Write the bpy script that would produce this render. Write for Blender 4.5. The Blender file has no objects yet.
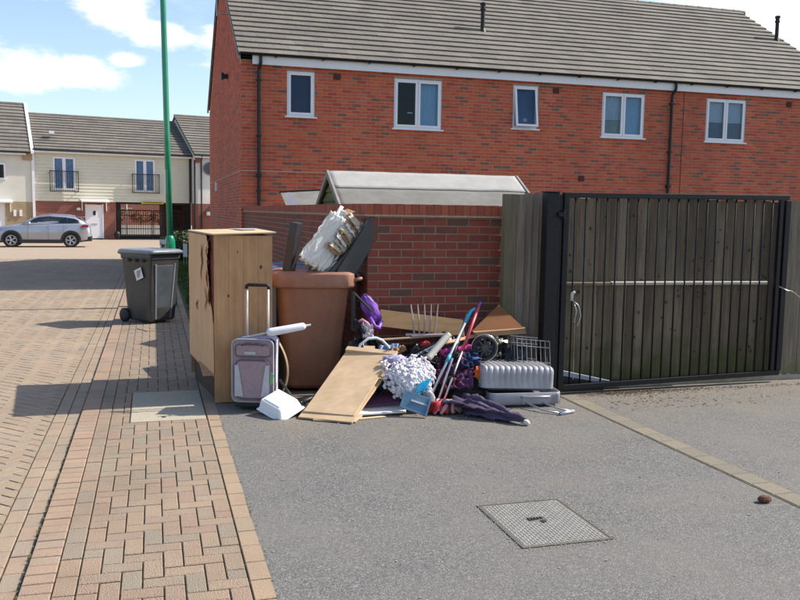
import bpy, bmesh, math, random
from mathutils import Vector, Matrix, noise
random.seed(7)
S = bpy.context.scene
COL = S.collection
R = math.radians
PI = math.pi

# ------------------------------------------------------------------ camera, sky, sun, exposure
cam = bpy.data.objects.new('camera', bpy.data.cameras.new('camera'))
COL.objects.link(cam)
rot = Matrix(((0.96006492, 0.01390439, -0.27943161), (-0.27933081, 0.10404225, -0.95454152), (0.01580038, 0.99447568, 0.10377123)))
cam.matrix_world = Matrix.Translation((0, 0, 1.70)) @ rot.to_4x4()
cam.data.sensor_width = 36.0
cam.data.lens = 37.98
cam.data.clip_start = 0.05
cam.data.clip_end = 1500
S.camera = cam

SUN_EL = R(43)
SUN_AZ = R(89.2)          # compass style: from +Y towards +X
w = bpy.data.worlds.new('World'); S.world = w; w.use_nodes = True
nt = w.node_tree; nt.nodes.clear()
def wn(t, **k):
    n = nt.nodes.new(t)
    for a, b in k.items(): setattr(n, a, b)
    return n
sky = wn('ShaderNodeTexSky', sky_type='NISHITA', sun_disc=False, sun_elevation=SUN_EL, sun_rotation=SUN_AZ, air_density=1.0, dust_density=1.2, ozone_density=1.2)
tc = wn('ShaderNodeTexCoord')
L = nt.links.new
def wmath(op, a, b=None):
    n = wn('ShaderNodeMath', operation=op)
    for i, v in enumerate((a, b)):
        if v is None: continue
        if isinstance(v, (int, float)): n.inputs[i].default_value = v
        else: L(v, n.inputs[i])
    return n.outputs[0]
nz = wn('ShaderNodeTexNoise'); nz.inputs['Scale'].default_value = 14; nz.inputs['Detail'].default_value = 9; nz.inputs['Roughness'].default_value = .58
mpg = wn('ShaderNodeMapping'); mpg.inputs['Scale'].default_value = (1, 1, 2.2)
L(tc.outputs['Generated'], mpg.inputs[0]); L(mpg.outputs[0], nz.inputs['Vector'])
acc = None
CL = [((-.103, .985, .142), .055, .017, .95), ((-.036, .978, .212), .032, .024, 1.0), ((.022, .978, .188), .040, .012, .9), ((.068, .98, .186), .026, .022, 1.0),
      ((-.028, .987, .161), .014, .007, .9), ((-.10, .972, .224), .03, .007, .7), ((.616, .758, .216), .12, .035, 1.0), ((-.075, .985, .150), .022, .010, .9)]
for c, rx, rz, st in CL:
    sb = wn('ShaderNodeVectorMath', operation='SUBTRACT'); L(tc.outputs['Generated'], sb.inputs[0]); sb.inputs[1].default_value = c
    ml = wn('ShaderNodeVectorMath', operation='MULTIPLY'); L(sb.outputs[0], ml.inputs[0]); ml.inputs[1].default_value = (1/rx, 1/rx, 1/rz)
    ln = wn('ShaderNodeVectorMath', operation='LENGTH'); L(ml.outputs[0], ln.inputs[0])
    d = wmath('ADD', ln.outputs['Value'], wmath('MULTIPLY', wmath('SUBTRACT', nz.outputs['Fac'], .5), 4.4))
    mr = wn('ShaderNodeMapRange', interpolation_type='SMOOTHSTEP'); L(d, mr.inputs['Value'])
    mr.inputs['From Min'].default_value = 1.55; mr.inputs['From Max'].default_value = .45
    mr.inputs['To Min'].default_value = 0; mr.inputs['To Max'].default_value = st
    acc = mr.outputs[0] if acc is None else wmath('MAXIMUM', acc, mr.outputs[0])
nz2 = wn('ShaderNodeTexNoise'); nz2.inputs['Scale'].default_value = 3.2; nz2.inputs['Detail'].default_value = 10; nz2.inputs['Roughness'].default_value = .6
L(mpg.outputs[0], nz2.inputs['Vector'])
mr = wn('ShaderNodeMapRange', interpolation_type='SMOOTHSTEP'); L(nz2.outputs['Fac'], mr.inputs['Value'])
mr.inputs['From Min'].default_value = .60; mr.inputs['From Max'].default_value = .85; mr.inputs['To Max'].default_value = .8
acc = wmath('MAXIMUM', acc, mr.outputs[0])
bg1 = wn('ShaderNodeBackground'); L(sky.outputs[0], bg1.inputs[0]); bg1.inputs[1].default_value = .13
bg2 = wn('ShaderNodeBackground'); bg2.inputs[0].default_value = (1, 1, 1.02, 1); bg2.inputs[1].default_value = .78
mx = wn('ShaderNodeMixShader'); L(acc, mx.inputs[0]); L(bg1.outputs[0], mx.inputs[1]); L(bg2.outputs[0], mx.inputs[2])
L(mx.outputs[0], wn('ShaderNodeOutputWorld').inputs[0])

sd = bpy.data.lights.new('sun', 'SUN'); sd.energy = 4.2; sd.angle = R(.53); sd.color = (1, .93, .82)
so = bpy.data.objects.new('sun', sd); COL.objects.link(so)
sdir = Vector((math.sin(SUN_AZ)*math.cos(SUN_EL), math.cos(SUN_AZ)*math.cos(SUN_EL), math.sin(SUN_EL)))
so.rotation_euler = sdir.to_track_quat('Z', 'Y').to_euler(); so.location = sdir*60
S.view_settings.view_transform = 'Standard'; S.view_settings.look = 'None'
S.view_settings.gamma = 1; S.view_settings.exposure = .76

# ------------------------------------------------------------------ materials
MATS = {}
def mat(name, c, c2=None, rough=.8, scale=3., bump=0., bscale=40., metal=0., amount=1., detail=6, stretch=None, coat=0., spec=None,
        rand=None, green=None, sheen=0., patch=None):
    """principled material: colour c mixed to c2 by noise in world space; rand = list of colours picked per piece; green = (z0,z1,colour) algae near the foot"""
    if name in MATS: return MATS[name]
    m = bpy.data.materials.new(name); m.use_nodes = True; MATS[name] = m
    t = m.node_tree; b = t.nodes['Principled BSDF']; lk = t.links.new
    b.inputs['Roughness'].default_value = rough; b.inputs['Metallic'].default_value = metal
    if coat: b.inputs['Coat Weight'].default_value = coat; b.inputs['Coat Roughness'].default_value = .08
    if spec is not None: b.inputs['Specular IOR Level'].default_value = spec
    if sheen: b.inputs['Sheen Weight'].default_value = sheen
    geo = t.nodes.new('ShaderNodeNewGeometry')
    vec = geo.outputs['Position']
    if stretch:
        mp = t.nodes.new('ShaderNodeMapping'); mp.inputs['Scale'].default_value = stretch; lk(vec, mp.inputs[0]); vec = mp.outputs[0]
    r = None
    if rand or stretch:
        oi = t.nodes.new('ShaderNodeObjectInfo'); ad = t.nodes.new('ShaderNodeMath'); ad.operation = 'ADD'
        lk(oi.outputs['Random'], ad.inputs[0]); lk(geo.outputs['Random Per Island'], ad.inputs[1])
        fr = t.nodes.new('ShaderNodeMath'); fr.operation = 'FRACT'; lk(ad.outputs[0], fr.inputs[0]); r = fr.outputs[0]
    if stretch:   # shift the grain from piece to piece
        va = t.nodes.new('ShaderNodeVectorMath'); va.operation = 'ADD'; cmb = t.nodes.new('ShaderNodeCombineXYZ')
        mu = t.nodes.new('ShaderNodeMath'); mu.operation = 'MULTIPLY'; mu.inputs[1].default_value = 57; lk(r, mu.inputs[0])
        for i in range(3): lk(mu.outputs[0], cmb.inputs[i])
        lk(vec, va.inputs[0]); lk(cmb.outputs[0], va.inputs[1]); vec = va.outputs[0]
    nzn = t.nodes.new('ShaderNodeTexNoise'); nzn.inputs['Scale'].default_value = scale; nzn.inputs['Detail'].default_value = detail; nzn.inputs['Roughness'].default_value = .62
    lk(vec, nzn.inputs['Vector'])
    mrn = t.nodes.new('ShaderNodeMapRange'); mrn.inputs['From Min'].default_value = .3; mrn.inputs['From Max'].default_value = .7; mrn.inputs['To Max'].default_value = amount
    lk(nzn.outputs['Fac'], mrn.inputs['Value'])
    def rgb(c): return (c[0], c[1], c[2], 1)
    mix = t.nodes.new('ShaderNodeMix'); mix.data_type = 'RGBA'; lk(mrn.outputs[0], mix.inputs['Factor'])
    if rand:
        ramp = t.nodes.new('ShaderNodeValToRGB'); ramp.color_ramp.interpolation = 'CONSTANT'
        els = ramp.color_ramp.elements
        n = len(rand)
        while len(els) < n: els.new(.5)
        for i, cc in enumerate(rand): els[i].position = i/n; els[i].color = rgb(cc)
        lk(r, ramp.inputs[0]); lk(ramp.outputs[0], mix.inputs['A'])
        hs = t.nodes.new('ShaderNodeHueSaturation'); hs.inputs['Value'].default_value = .62 if c2 is None else 1
        lk(ramp.outputs[0], hs.inputs['Color'])
        if c2 is None: lk(hs.outputs[0], mix.inputs['B'])
        else: mix.inputs['B'].default_value = rgb(c2)
    else:
        mix.inputs['A'].default_value = rgb(c)
        mix.inputs['B'].default_value = rgb(c2 if c2 else [x*.8 for x in c])
    out = mix.outputs['Result']
    if patch:      # broad tonal patches of weathering
        ps, lo, hi = patch; mp2 = t.nodes.new('ShaderNodeMapping'); mp2.inputs['Scale'].default_value = (1, 1, .45); lk(geo.outputs['Position'], mp2.inputs[0])
        pn = t.nodes.new('ShaderNodeTexNoise'); pn.inputs['Scale'].default_value = ps; pn.inputs['Detail'].default_value = 5; pn.inputs['Roughness'].default_value = .65; lk(mp2.outputs[0], pn.inputs['Vector'])
        pm = t.nodes.new('ShaderNodeMapRange'); pm.inputs['From Min'].default_value = .3; pm.inputs['From Max'].default_value = .7; pm.inputs['To Min'].default_value = lo; pm.inputs['To Max'].default_value = hi
        lk(pn.outputs['Fac'], pm.inputs['Value']); ph = t.nodes.new('ShaderNodeHueSaturation'); lk(out, ph.inputs['Color']); lk(pm.outputs[0], ph.inputs['Value']); out = ph.outputs[0]
    if green:
        z0, z1, gc = green
        sx = t.nodes.new('ShaderNodeSeparateXYZ'); lk(geo.outputs['Position'], sx.inputs[0])
        ng = t.nodes.new('ShaderNodeTexNoise'); ng.inputs['Scale'].default_value = 6; ng.inputs['Detail'].default_value = 5; lk(geo.outputs['Position'], ng.inputs['Vector'])
        mm = t.nodes.new('ShaderNodeMath'); mm.operation = 'MULTIPLY_ADD'; mm.inputs[1].default_value = (z1-z0)*2.2; lk(ng.outputs['Fac'], mm.inputs[0])
        sb = t.nodes.new('ShaderNodeMath'); sb.operation = 'MULTIPLY'; sb.inputs[1].default_value = -1; lk(sx.outputs['Z'], sb.inputs[0]); lk(sb.outputs[0], mm.inputs[2])
        m2 = t.nodes.new('ShaderNodeMapRange'); m2.inputs['From Min'].default_value = 0.1*(z1-z0); m2.inputs['From Max'].default_value = (z1-z0)*1.1; m2.inputs['To Max'].default_value = .85
        lk(mm.outputs[0], m2.inputs['Value'])
        mg = t.nodes.new('ShaderNodeMix'); mg.data_type = 'RGBA'; lk(m2.outputs[0], mg.inputs['Factor']); lk(out, mg.inputs['A']); mg.inputs['B'].default_value = rgb(gc)
        out = mg.outputs['Result']
    lk(out, b.inputs['Base Color'])
    if bump:
        nb = t.nodes.new('ShaderNodeTexNoise'); nb.inputs['Scale'].default_value = bscale; nb.inputs['Detail'].default_value = 6; lk(vec, nb.inputs['Vector'])
        bp = t.nodes.new('ShaderNodeBump'); bp.inputs['Strength'].default_value = bump; bp.inputs['Distance'].default_value = .01
        lk(nb.outputs['Fac'], bp.inputs['Height']); lk(bp.outputs[0], b.inputs['Normal'])
    return m

def asphalt_mat():
    m = bpy.data.materials.new('asphalt'); m.use_nodes = True; t = m.node_tree; b = t.nodes['Principled BSDF']; lk = t.links.new
    geo = t.nodes.new('ShaderNodeNewGeometry'); P = geo.outputs['Position']
    vo = t.nodes.new('ShaderNodeTexVoronoi'); vo.inputs['Scale'].default_value = 165; lk(P, vo.inputs['Vector'])
    sp = t.nodes.new('ShaderNodeSeparateColor'); lk(vo.outputs['Color'], sp.inputs[0])
    rp = t.nodes.new('ShaderNodeValToRGB'); e = rp.color_ramp.elements
    e[0].position = 0; e[0].color = (.05, .048, .045, 1); e[1].position = 1; e[1].color = (.31, .295, .265, 1)
    for p, c in ((.35, (.105, .102, .098)), (.7, (.146, .141, .134)), (.9, (.20, .192, .178))):
        x = e.new(p); x.color = (*c, 1)
    lk(sp.outputs[0], rp.inputs[0])
    n1 = t.nodes.new('ShaderNodeTexNoise'); n1.inputs['Scale'].default_value = 1.3; n1.inputs['Detail'].default_value = 8; lk(P, n1.inputs['Vector'])
    mr = t.nodes.new('ShaderNodeMapRange'); mr.inputs['From Min'].default_value = .35; mr.inputs['From Max'].default_value = .68; mr.inputs['To Max'].default_value = .55; lk(n1.outputs['Fac'], mr.inputs['Value'])
    mx = t.nodes.new('ShaderNodeMix'); mx.data_type = 'RGBA'; lk(mr.outputs[0], mx.inputs['Factor']); lk(rp.outputs[0], mx.inputs['A']); mx.inputs['B'].default_value = (.168, .156, .14, 1)
    n2 = t.nodes.new('ShaderNodeTexNoise'); n2.inputs['Scale'].default_value = 5; n2.inputs['Detail'].default_value = 7; n2.inputs['Roughness'].default_value = .7; lk(P, n2.inputs['Vector'])
    m3 = t.nodes.new('ShaderNodeMapRange'); m3.inputs['From Min'].default_value = .55; m3.inputs['From Max'].default_value = .75; m3.inputs['To Max'].default_value = .35; lk(n2.outputs['Fac'], m3.inputs['Value'])
    m4 = t.nodes.new('ShaderNodeMix'); m4.data_type = 'RGBA'; lk(m3.outputs[0], m4.inputs['Factor']); lk(mx.outputs['Result'], m4.inputs['A']); m4.inputs['B'].default_value = (.07, .068, .066, 1)
    # brown silt washed against the fence and the rubbish
    sp3 = t.nodes.new('ShaderNodeSeparateXYZ'); lk(P, sp3.inputs[0]); n3 = t.nodes.new('ShaderNodeTexNoise'); n3.inputs['Scale'].default_value = 2.2; n3.inputs['Detail'].default_value = 8; lk(P, n3.inputs['Vector'])
    a3 = t.nodes.new('ShaderNodeMath'); a3.operation = 'MULTIPLY_ADD'; a3.inputs[1].default_value = 3.4; lk(n3.outputs['Fac'], a3.inputs[0]); lk(sp3.outputs['Y'], a3.inputs[2])
    r3 = t.nodes.new('ShaderNodeMapRange'); r3.inputs['From Min'].default_value = 7.6; r3.inputs['From Max'].default_value = 9.2; r3.inputs['To Max'].default_value = .65; lk(a3.outputs[0], r3.inputs['Value'])
    m5 = t.nodes.new('ShaderNodeMix'); m5.data_type = 'RGBA'; lk(r3.outputs[0], m5.inputs['Factor']); lk(m4.outputs['Result'], m5.inputs['A']); m5.inputs['B'].default_value = (.20, .165, .125, 1)
    lk(m5.outputs['Result'], b.inputs['Base Color']); b.inputs['Roughness'].default_value = .9
    bp = t.nodes.new('ShaderNodeBump'); bp.inputs['Strength'].default_value = .55; bp.inputs['Distance'].default_value = .006
    vb = t.nodes.new('ShaderNodeTexVoronoi'); vb.inputs['Scale'].default_value = 165; lk(P, vb.inputs['Vector'])
    lk(vb.outputs['Distance'], bp.inputs['Height']); bp.invert = True; lk(bp.outputs[0], b.inputs['Normal'])
    return m
def far_brick_mat(name, c1, c2, mortar, sx=.225, sz=.075, axis='X'):
    m = bpy.data.materials.new(name); m.use_nodes = True; t = m.node_tree; b = t.nodes['Principled BSDF']; lk = t.links.new
    geo = t.nodes.new('ShaderNodeNewGeometry'); sx_ = t.nodes.new('ShaderNodeSeparateXYZ'); lk(geo.outputs['Position'], sx_.inputs[0])
    cm = t.nodes.new('ShaderNodeCombineXYZ'); lk(sx_.outputs[0 if axis == 'X' else 1], cm.inputs[0]); lk(sx_.outputs[2 if axis != 'XY' else 1], cm.inputs[1])
    br = t.nodes.new('ShaderNodeTexBrick'); br.inputs['Scale'].default_value = 1; br.inputs['Brick Width'].default_value = sx; br.inputs['Row Height'].default_value = sz
    br.inputs['Mortar Size'].default_value = .008; br.inputs['Color1'].default_value = (*c1, 1); br.inputs['Color2'].default_value = (*c2, 1); br.inputs['Mortar'].default_value = (*mortar, 1)
    lk(cm.outputs[0], br.inputs['Vector'])
    nn = t.nodes.new('ShaderNodeTexNoise'); nn.inputs['Scale'].default_value = .7; nn.inputs['Detail'].default_value = 8; lk(geo.outputs['Position'], nn.inputs['Vector'])
    mxx = t.nodes.new('ShaderNodeMix'); mxx.data_type = 'RGBA'; mxx.blend_type = 'MULTIPLY'; mxx.inputs['Factor'].default_value = .5
    lk(br.outputs['Color'], mxx.inputs['A']); lk(nn.outputs['Fac'], mxx.inputs['B'])
    lk(mxx.outputs['Result'], b.inputs['Base Color']); b.inputs['Roughness'].default_value = .9
    return m
def glass_mat(name, tint=(.5, .55, .6), gloss=.35):
    m = bpy.data.materials.new(name); m.use_nodes = True; t = m.node_tree; t.nodes.clear(); lk = t.links.new
    o = t.nodes.new('ShaderNodeOutputMaterial'); mx = t.nodes.new('ShaderNodeMixShader'); tr = t.nodes.new('ShaderNodeBsdfTransparent'); tr.inputs[0].default_value = (*tint, 1)
    gl = t.nodes.new('ShaderNodeBsdfGlossy'); gl.inputs['Roughness'].default_value = .03; gl.inputs[0].default_value = (.95, .97, 1, 1)
    fr = t.nodes.new('ShaderNodeFresnel'); fr.inputs[0].default_value = 1.27
    ad = t.nodes.new('ShaderNodeMath'); ad.operation = 'ADD'; ad.use_clamp = True; ad.inputs[1].default_value = gloss*.35; lk(fr.outputs[0], ad.inputs[0])
    lk(ad.outputs[0], mx.inputs[0]); lk(tr.outputs[0], mx.inputs[1]); lk(gl.outputs[0], mx.inputs[2]); lk(mx.outputs[0], o.inputs[0])
    return m

ASPH = asphalt_mat()
GLASS = glass_mat('window_glass', (.74, .80, .86), .0)
CARGLASS = glass_mat('car_glass', (.10, .11, .12), .2)
M_facade = mat('facade_brick', (0, 0, 0), patch=(.7, .9, 1.1), rough=.88, scale=11, bump=.35, bscale=60, amount=.55,
               rand=[(.56, .105, .048), (.49, .085, .040), (.60, .125, .055), (.42, .072, .036), (.54, .10, .046), (.52, .105, .05), (.58, .13, .065), (.55, .11, .045), (.44, .095, .05), (.60, .12, .046), (.54, .11, .045), (.60, .135, .055), (.24, .10, .065)])
M_gable = M_facade
M_mortar = mat('mortar', (.52, .35, .26), (.40, .27, .20), patch=(.7, .7, 1.15), rough=.95, scale=8, bump=.3)
M_wall = mat('garden_wall_brick', (0, 0, 0), rough=.85, scale=14, bump=.4, bscale=70, amount=.5,
             patch=(1.5, .95, 1.22), rand=[(.22, .048, .028), (.26, .055, .031), (.195, .047, .029), (.155, .056, .034), (.24, .050, .028), (.205, .049, .030), (.27, .06, .035), (.13, .06, .04), (.23, .050, .029)])
M_wmortar = mat('wall_mortar', (.33, .215, .155), (.24, .155, .11), rough=.95, scale=9, bump=.3)
M_cop = mat('coping_brick', (0, 0, 0), rough=.85, scale=14, bump=.4, amount=.5, rand=[(.33, .075, .035), (.40, .10, .045), (.29, .07, .035), (.37, .09, .045)])
M_tile = mat('roof_tile', (0, 0, 0), rough=.92, scale=45, bump=.6, bscale=90, amount=.9, patch=(.9, .85, 1.12), rand=[(.195, .172, .147), (.18, .162, .142), (.21, .185, .155), (.17, .153, .135), (.20, .175, .148)])
M_white = mat('white_upvc', (.80, .80, .82), (.72, .72, .74), rough=.35, scale=5, amount=.5)
M_white2 = mat('white_paint', (.80, .78, .74), (.66, .64, .6), rough=.6, scale=4, amount=.6)
M_black = mat('black_paint', (.006, .006, .008), (.012, .012, .014), rough=.5, scale=20, bump=.1, spec=.3)
M_blackpl = mat('black_plastic', (.012, .012, .014), (.024, .024, .026), rough=.5, spec=.35, scale=12)
M_dark = mat('dark_interior', (.02, .02, .022), rough=.9)
M_galv = mat('galvanised_steel', (.55, .56, .58), (.40, .41, .43), rough=.42, metal=.8, scale=30)
M_chrome = mat('steel_tube', (.70, .71, .73), (.55, .56, .58), rough=.28, metal=.9, scale=20)
M_alu = mat('aluminium', (.62, .63, .66), (.5, .5, .53), rough=.35, metal=.7, scale=20)
M_joint = mat('joint_sand', (.16, .125, .065), (.075, .065, .03), rough=1, scale=6)
PINK = [(.39, .28, .195), (.40, .295, .205), (.375, .285, .20), (.35, .285, .21), (.41, .30, .21), (.385, .268, .192), (.365, .28, .20), (.34, .275, .205), (.38, .28, .20)]
M_pave = mat('paving_block', (0, 0, 0), patch=(1.6, .86, 1.1), rough=.92, scale=140, bump=1.0, bscale=150, amount=1.2, rand=PINK)
M_kerb = mat('kerb_block', (0, 0, 0), patch=(1.6, .86, 1.1), rough=.92, scale=130, bump=.6, bscale=190, amount=.8, rand=[(.38, .265, .185), (.365, .255, .18), (.395, .275, .19), (.355, .265, .19)])
M_edge = mat('edge_block', (0, 0, 0), patch=(1.6, .86, 1.1), rough=.92, scale=130, bump=.6, bscale=190, amount=.9, rand=[(.385, .28, .185), (.40, .29, .195), (.365, .28, .19), (.385, .275, .185)])
M_road = mat('road_block', (0, 0, 0), patch=(1.2, .84, 1.1), rough=.92, scale=130, bump=.6, bscale=190, amount=.9, rand=[(.375, .285, .20), (.39, .295, .205), (.365, .28, .20), (.38, .275, .195), (.355, .28, .205)])
M_conc = mat('concrete', (.46, .40, .30), (.28, .25, .19), rough=.95, scale=70, bump=.5, bscale=120)
M_fence = mat('weathered_board', (.26, .205, .15), None, patch=(1.8, .75, 1.2), rough=.92, scale=1.0, amount=1.3, rand=[(.26, .19, .125), (.20, .145, .095), (.31, .235, .16), (.24, .175, .115), (.18, .13, .085), (.28, .21, .14)], bump=1.0, bscale=2.0, stretch=(38, 38, 2.2), green=(0, .55, (.07, .085, .015)))
M_fence2 = mat('pale_board', (.30, .24, .17), (.16, .125, .09), rough=.92, scale=1.0, bump=.5, bscale=2.0, stretch=(38, 38, 2.2), green=(0, .22, (.12, .13, .035)))
M_ply = mat('pale_plywood', (.64, .46, .285), (.52, .36, .21), patch=(3, .8, 1.08), rough=.75, scale=1.0, bump=.12, bscale=2, stretch=(4, 24, 24), amount=.8)
M_pine = mat('pine_board', (.56, .315, .15), (.42, .22, .10), patch=(4, .7, 1.1), rough=.7, scale=1.0, bump=.15, bscale=2, stretch=(26, 26, 1.8), amount=.9)
M_pine2 = mat('peeling_veneer', (.70, .42, .22), (.56, .31, .145), rough=.75, scale=1.0, bump=.2, bscale=2, stretch=(12, 12, 2.2), amount=.9)
M_redwood = mat('torn_core', (.22, .035, .02), (.11, .02, .012), rough=.9, scale=14)
M_card = mat('cardboard', (.38, .22, .11), (.30, .17, .085), rough=.9, scale=6)
M_cardd = mat('brown_card', (.24, .085, .022), (.17, .06, .018), rough=.8, scale=6)
M_grass = mat('grass', (.055, .10, .018), (.09, .13, .03), rough=.95, scale=5)
M_soil = mat('soil', (.10, .075, .045), (.06, .05, .03), rough=1, scale=5, bump=.4)

# ------------------------------------------------------------------ mesh helpers
class MB:
    def __init__(s): s.v = []; s.f = []; s.m = []
    def add(s, pts, faces, mi=0):
        o = len(s.v); s.v += [tuple(p) for p in pts]
        for f in faces: s.f.append(tuple(i+o for i in f)); s.m.append(mi)
        return s
    def hexa(s, p, mi=0):   # p: bottom 4 ccw, top 4 ccw
        return s.add(p, [(3, 2, 1, 0), (4, 5, 6, 7), (0, 1, 5, 4), (1, 2, 6, 5), (2, 3, 7, 6), (3, 0, 4, 7)], mi)
    def box(s, x0, x1, y0, y1, z0, z1, mi=0):
        return s.hexa([(x0, y0, z0), (x1, y0, z0), (x1, y1, z0), (x0, y1, z0), (x0, y0, z1), (x1, y0, z1), (x1, y1, z1), (x0, y1, z1)], mi)
    def rbox(s, c, size, M=None, mi=0):
        hx, hy, hz = [a/2 for a in size]; M = M or Matrix.Identity(3); c = Vector(c)
        pts = [c + M @ Vector(p) for p in ((-hx, -hy, -hz), (hx, -hy, -hz), (hx, hy, -hz), (-hx, hy, -hz), (-hx, -hy, hz), (hx, -hy, hz), (hx, hy, hz), (-hx, hy, hz))]
        return s.hexa(pts, mi)
    def path(s, pts, r, n=8, mi=0, closed=False):
        pts = [Vector(p) for p in pts]; k = len(pts); rs = r if isinstance(r, (list, tuple)) else [r]*k
        o = len(s.v); up = None
        for i, p in enumerate(pts):
            a = pts[(i+1) % k] if (i < k-1 or closed) else p; b = pts[i-1] if (i > 0 or closed) else p
            d = (a-b).normalized() if (a-b).length > 1e-9 else Vector((0, 0, 1))
            if up is None: up = Vector((0, 0, 1)) if abs(d.z) < .9 else Vector((1, 0, 0))
            u = d.cross(up).normalized(); v_ = u.cross(d).normalized(); up = v_
            for j in range(n):
                t = 2*PI*j/n; s.v.append(tuple(p+(u*math.cos(t)+v_*math.sin(t))*rs[i]))
        for i in range(k if closed else k-1):
            for j in range(n):
                a = o+i*n+j; b = o+i*n+(j+1) % n; c = o+((i+1) % k)*n+(j+1) % n; d = o+((i+1) % k)*n+j
                s.f.append((a, b, c, d)); s.m.append(mi)
        if not closed:
            s.f.append(tuple(o+j for j in range(n))[::-1]); s.m.append(mi)
            s.f.append(tuple(o+(k-1)*n+j for j in range(n))); s.m.append(mi)
        return s
    def lathe(s, prof, c, M=None, n=24, mi=0, cap=True):   # prof: (r,z)
        M = M or Matrix.Identity(3); c = Vector(c); o = len(s.v)
        for r, z in prof:
            for j in range(n):
                t = 2*PI*j/n; s.v.append(tuple(c+M @ Vector((r*math.cos(t), r*math.sin(t), z))))
        for i in range(len(prof)-1):
            for j in range(n):
                s.f.append((o+i*n+j, o+i*n+(j+1) % n, o+(i+1)*n+(j+1) % n, o+(i+1)*n+j)); s.m.append(mi)
        if cap:
            s.f.append(tuple(o+j for j in range(n))[::-1]); s.m.append(mi)
            s.f.append(tuple(o+(len(prof)-1)*n+j for j in range(n))); s.m.append(mi)
        return s
    def grid(s, nu, nv, fn, mi=0):
        o = len(s.v)
        for i in range(nu+1):
            for j in range(nv+1): s.v.append(tuple(fn(i/nu, j/nv)))
        for i in range(nu):
            for j in range(nv):
                a = o+i*(nv+1)+j; s.f.append((a, a+nv+1, a+nv+2, a+1)); s.m.append(mi)
        return s
    def prism(s, poly, a, b, axis='y', mi=0):   # extrude 2D polygon (p,q) between a and b along axis
        n = len(poly)
        f3 = {'y': lambda p, q, t: (p, t, q), 'x': lambda p, q, t: (t, p, q), 'z': lambda p, q, t: (p, q, t)}[axis]
        pts = [f3(p, q, a) for p, q in poly]+[f3(p, q, b) for p, q in poly]
        fs = [tuple(range(n)), tuple(range(2*n-1, n-1, -1))]+[(i, i+n, (i+1) % n+n, (i+1) % n) for i in range(n)]
        return s.add(pts, fs, mi)
    def mesh(s, name, mats, origin=None, smooth=False):
        me = bpy.data.meshes.new(name)
        v = s.v
        if origin is not None: v = [(a-origin[0], b-origin[1], c-origin[2]) for a, b, c in v]
        me.from_pydata(v, [], s.f)
        for m in (mats if isinstance(mats, (list, tuple)) else [mats]): me.materials.append(m)
        if any(s.m): me.polygons.foreach_set('material_index', s.m)
        if smooth: me.polygons.foreach_set('use_smooth', [True]*len(me.polygons))
        bm = bmesh.new(); bm.from_mesh(me); bmesh.ops.recalc_face_normals(bm, faces=bm.faces); bm.to_mesh(me); bm.free()
        me.update(); return me
def link(name, me, parent=None, loc=(0, 0, 0), rz=0.0):
    o = bpy.data.objects.new(name, me); COL.objects.link(o); o.location = loc
    if rz: o.rotation_euler = (0, 0, rz)
    if parent: o.parent = parent
    return o
def wloc(o):
    p = Vector((0, 0, 0))
    while o: p += o.location; o = o.parent
    return p
def bevel(o, w=.004, seg=2, ang=35):
    b = o.modifiers.new('bevel', 'BEVEL'); b.width = w; b.segments = seg; b.limit_method = 'ANGLE'; b.angle_limit = R(ang); return o
def solid(o, t): m = o.modifiers.new('solid', 'SOLIDIFY'); m.thickness = t; m.offset = 0; return o
def sub(o, n=1): m = o.modifiers.new('sub', 'SUBSURF'); m.levels = n; m.render_levels = n; return o
def part(name, mb, mats, root, smooth=False, world=True, bv=0, label=None):
    """child mesh; world=True: mb is in world coordinates and root chain is unrotated"""
    o = link(name, mb.mesh(name, mats, tuple(wloc(root)) if world else None, smooth), root)
    if bv: bevel(o, bv)
    if label: o['label'] = label
    return o
def thing(name, label, cat, loc=(0, 0, 0), rz=0, group=None):
    o = link(name, None, None, loc, rz); o['label'] = label; o['category'] = cat
    if group: o['group'] = group
    return o
def tag(o, label, cat, group=None):
    o['label'] = label; o['category'] = cat
    if group: o['group'] = group
    return o
def single(name, mb, mats, label, cat, loc, smooth=False, bv=0, group=None):
    o = link(name, mb.mesh(name, mats, loc, smooth), None, loc)
    if bv: bevel(o, bv)
    return tag(o, label, cat, group)
def struct(name, mb, mats, smooth=False):
    o = link(name, mb.mesh(name, mats, None, smooth)); o['kind'] = 'structure'; return o
def stuff(name, mb, mats, parent=None, label=None, cat=None):
    o = link(name, mb.mesh(name, mats, tuple(wloc(parent)) if parent else None), parent); o['kind'] = 'stuff'
    if label: o['label'] = label; o['category'] = cat
    return o
def rotm(x=0, y=0, z=0):
    return (Matrix.Rotation(R(z), 3, 'Z') @ Matrix.Rotation(R(y), 3, 'Y') @ Matrix.Rotation(R(x), 3, 'X'))
def frame(xdir, zdir):
    x = Vector(xdir).normalized(); z = Vector(zdir); z = (z-x*z.dot(x)).normalized(); y = z.cross(x)
    return Matrix((x, y, z)).transposed()

# ------------------------------------------------------------------ ground, road, pavement
struct('ground', MB().add([(-400, -60, -.30), (400, -60, -.30), (400, 600, -.30), (-400, 600, -.30)], [(0, 1, 2, 3)]), M_soil)
XK = -.598   # kerb joint
farroad = mat('road_surface', (.35, .27, .195), (.32, .245, .18), rough=.92, scale=2.5, bump=.3, bscale=30, rand=None)
rd = MB()
rd.add([(-9, -6, -.030), (XK, -6, -.030), (XK, 30, -.030), (-9, 30, -.030)], [(0, 1, 2, 3)], 0)
rd.add([(-60, 30, -.022), (14, 30, -.022), (14, 49.5, -.17), (-60, 49.5, -.17)], [(0, 1, 2, 3)], 1)
rd.add([(-60, 49.5, -.17), (14, 49.5, -.17), (14, 80, -.17), (-60, 80, -.17)], [(0, 1, 2, 3)], 1)
rd.add([(-60, -6, -.022), (-9, -6, -.022), (-9, 30, -.022), (-60, 30, -.022)], [(0, 1, 2, 3)], 1)
road = struct('road', rd, [M_joint, farroad])
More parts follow.
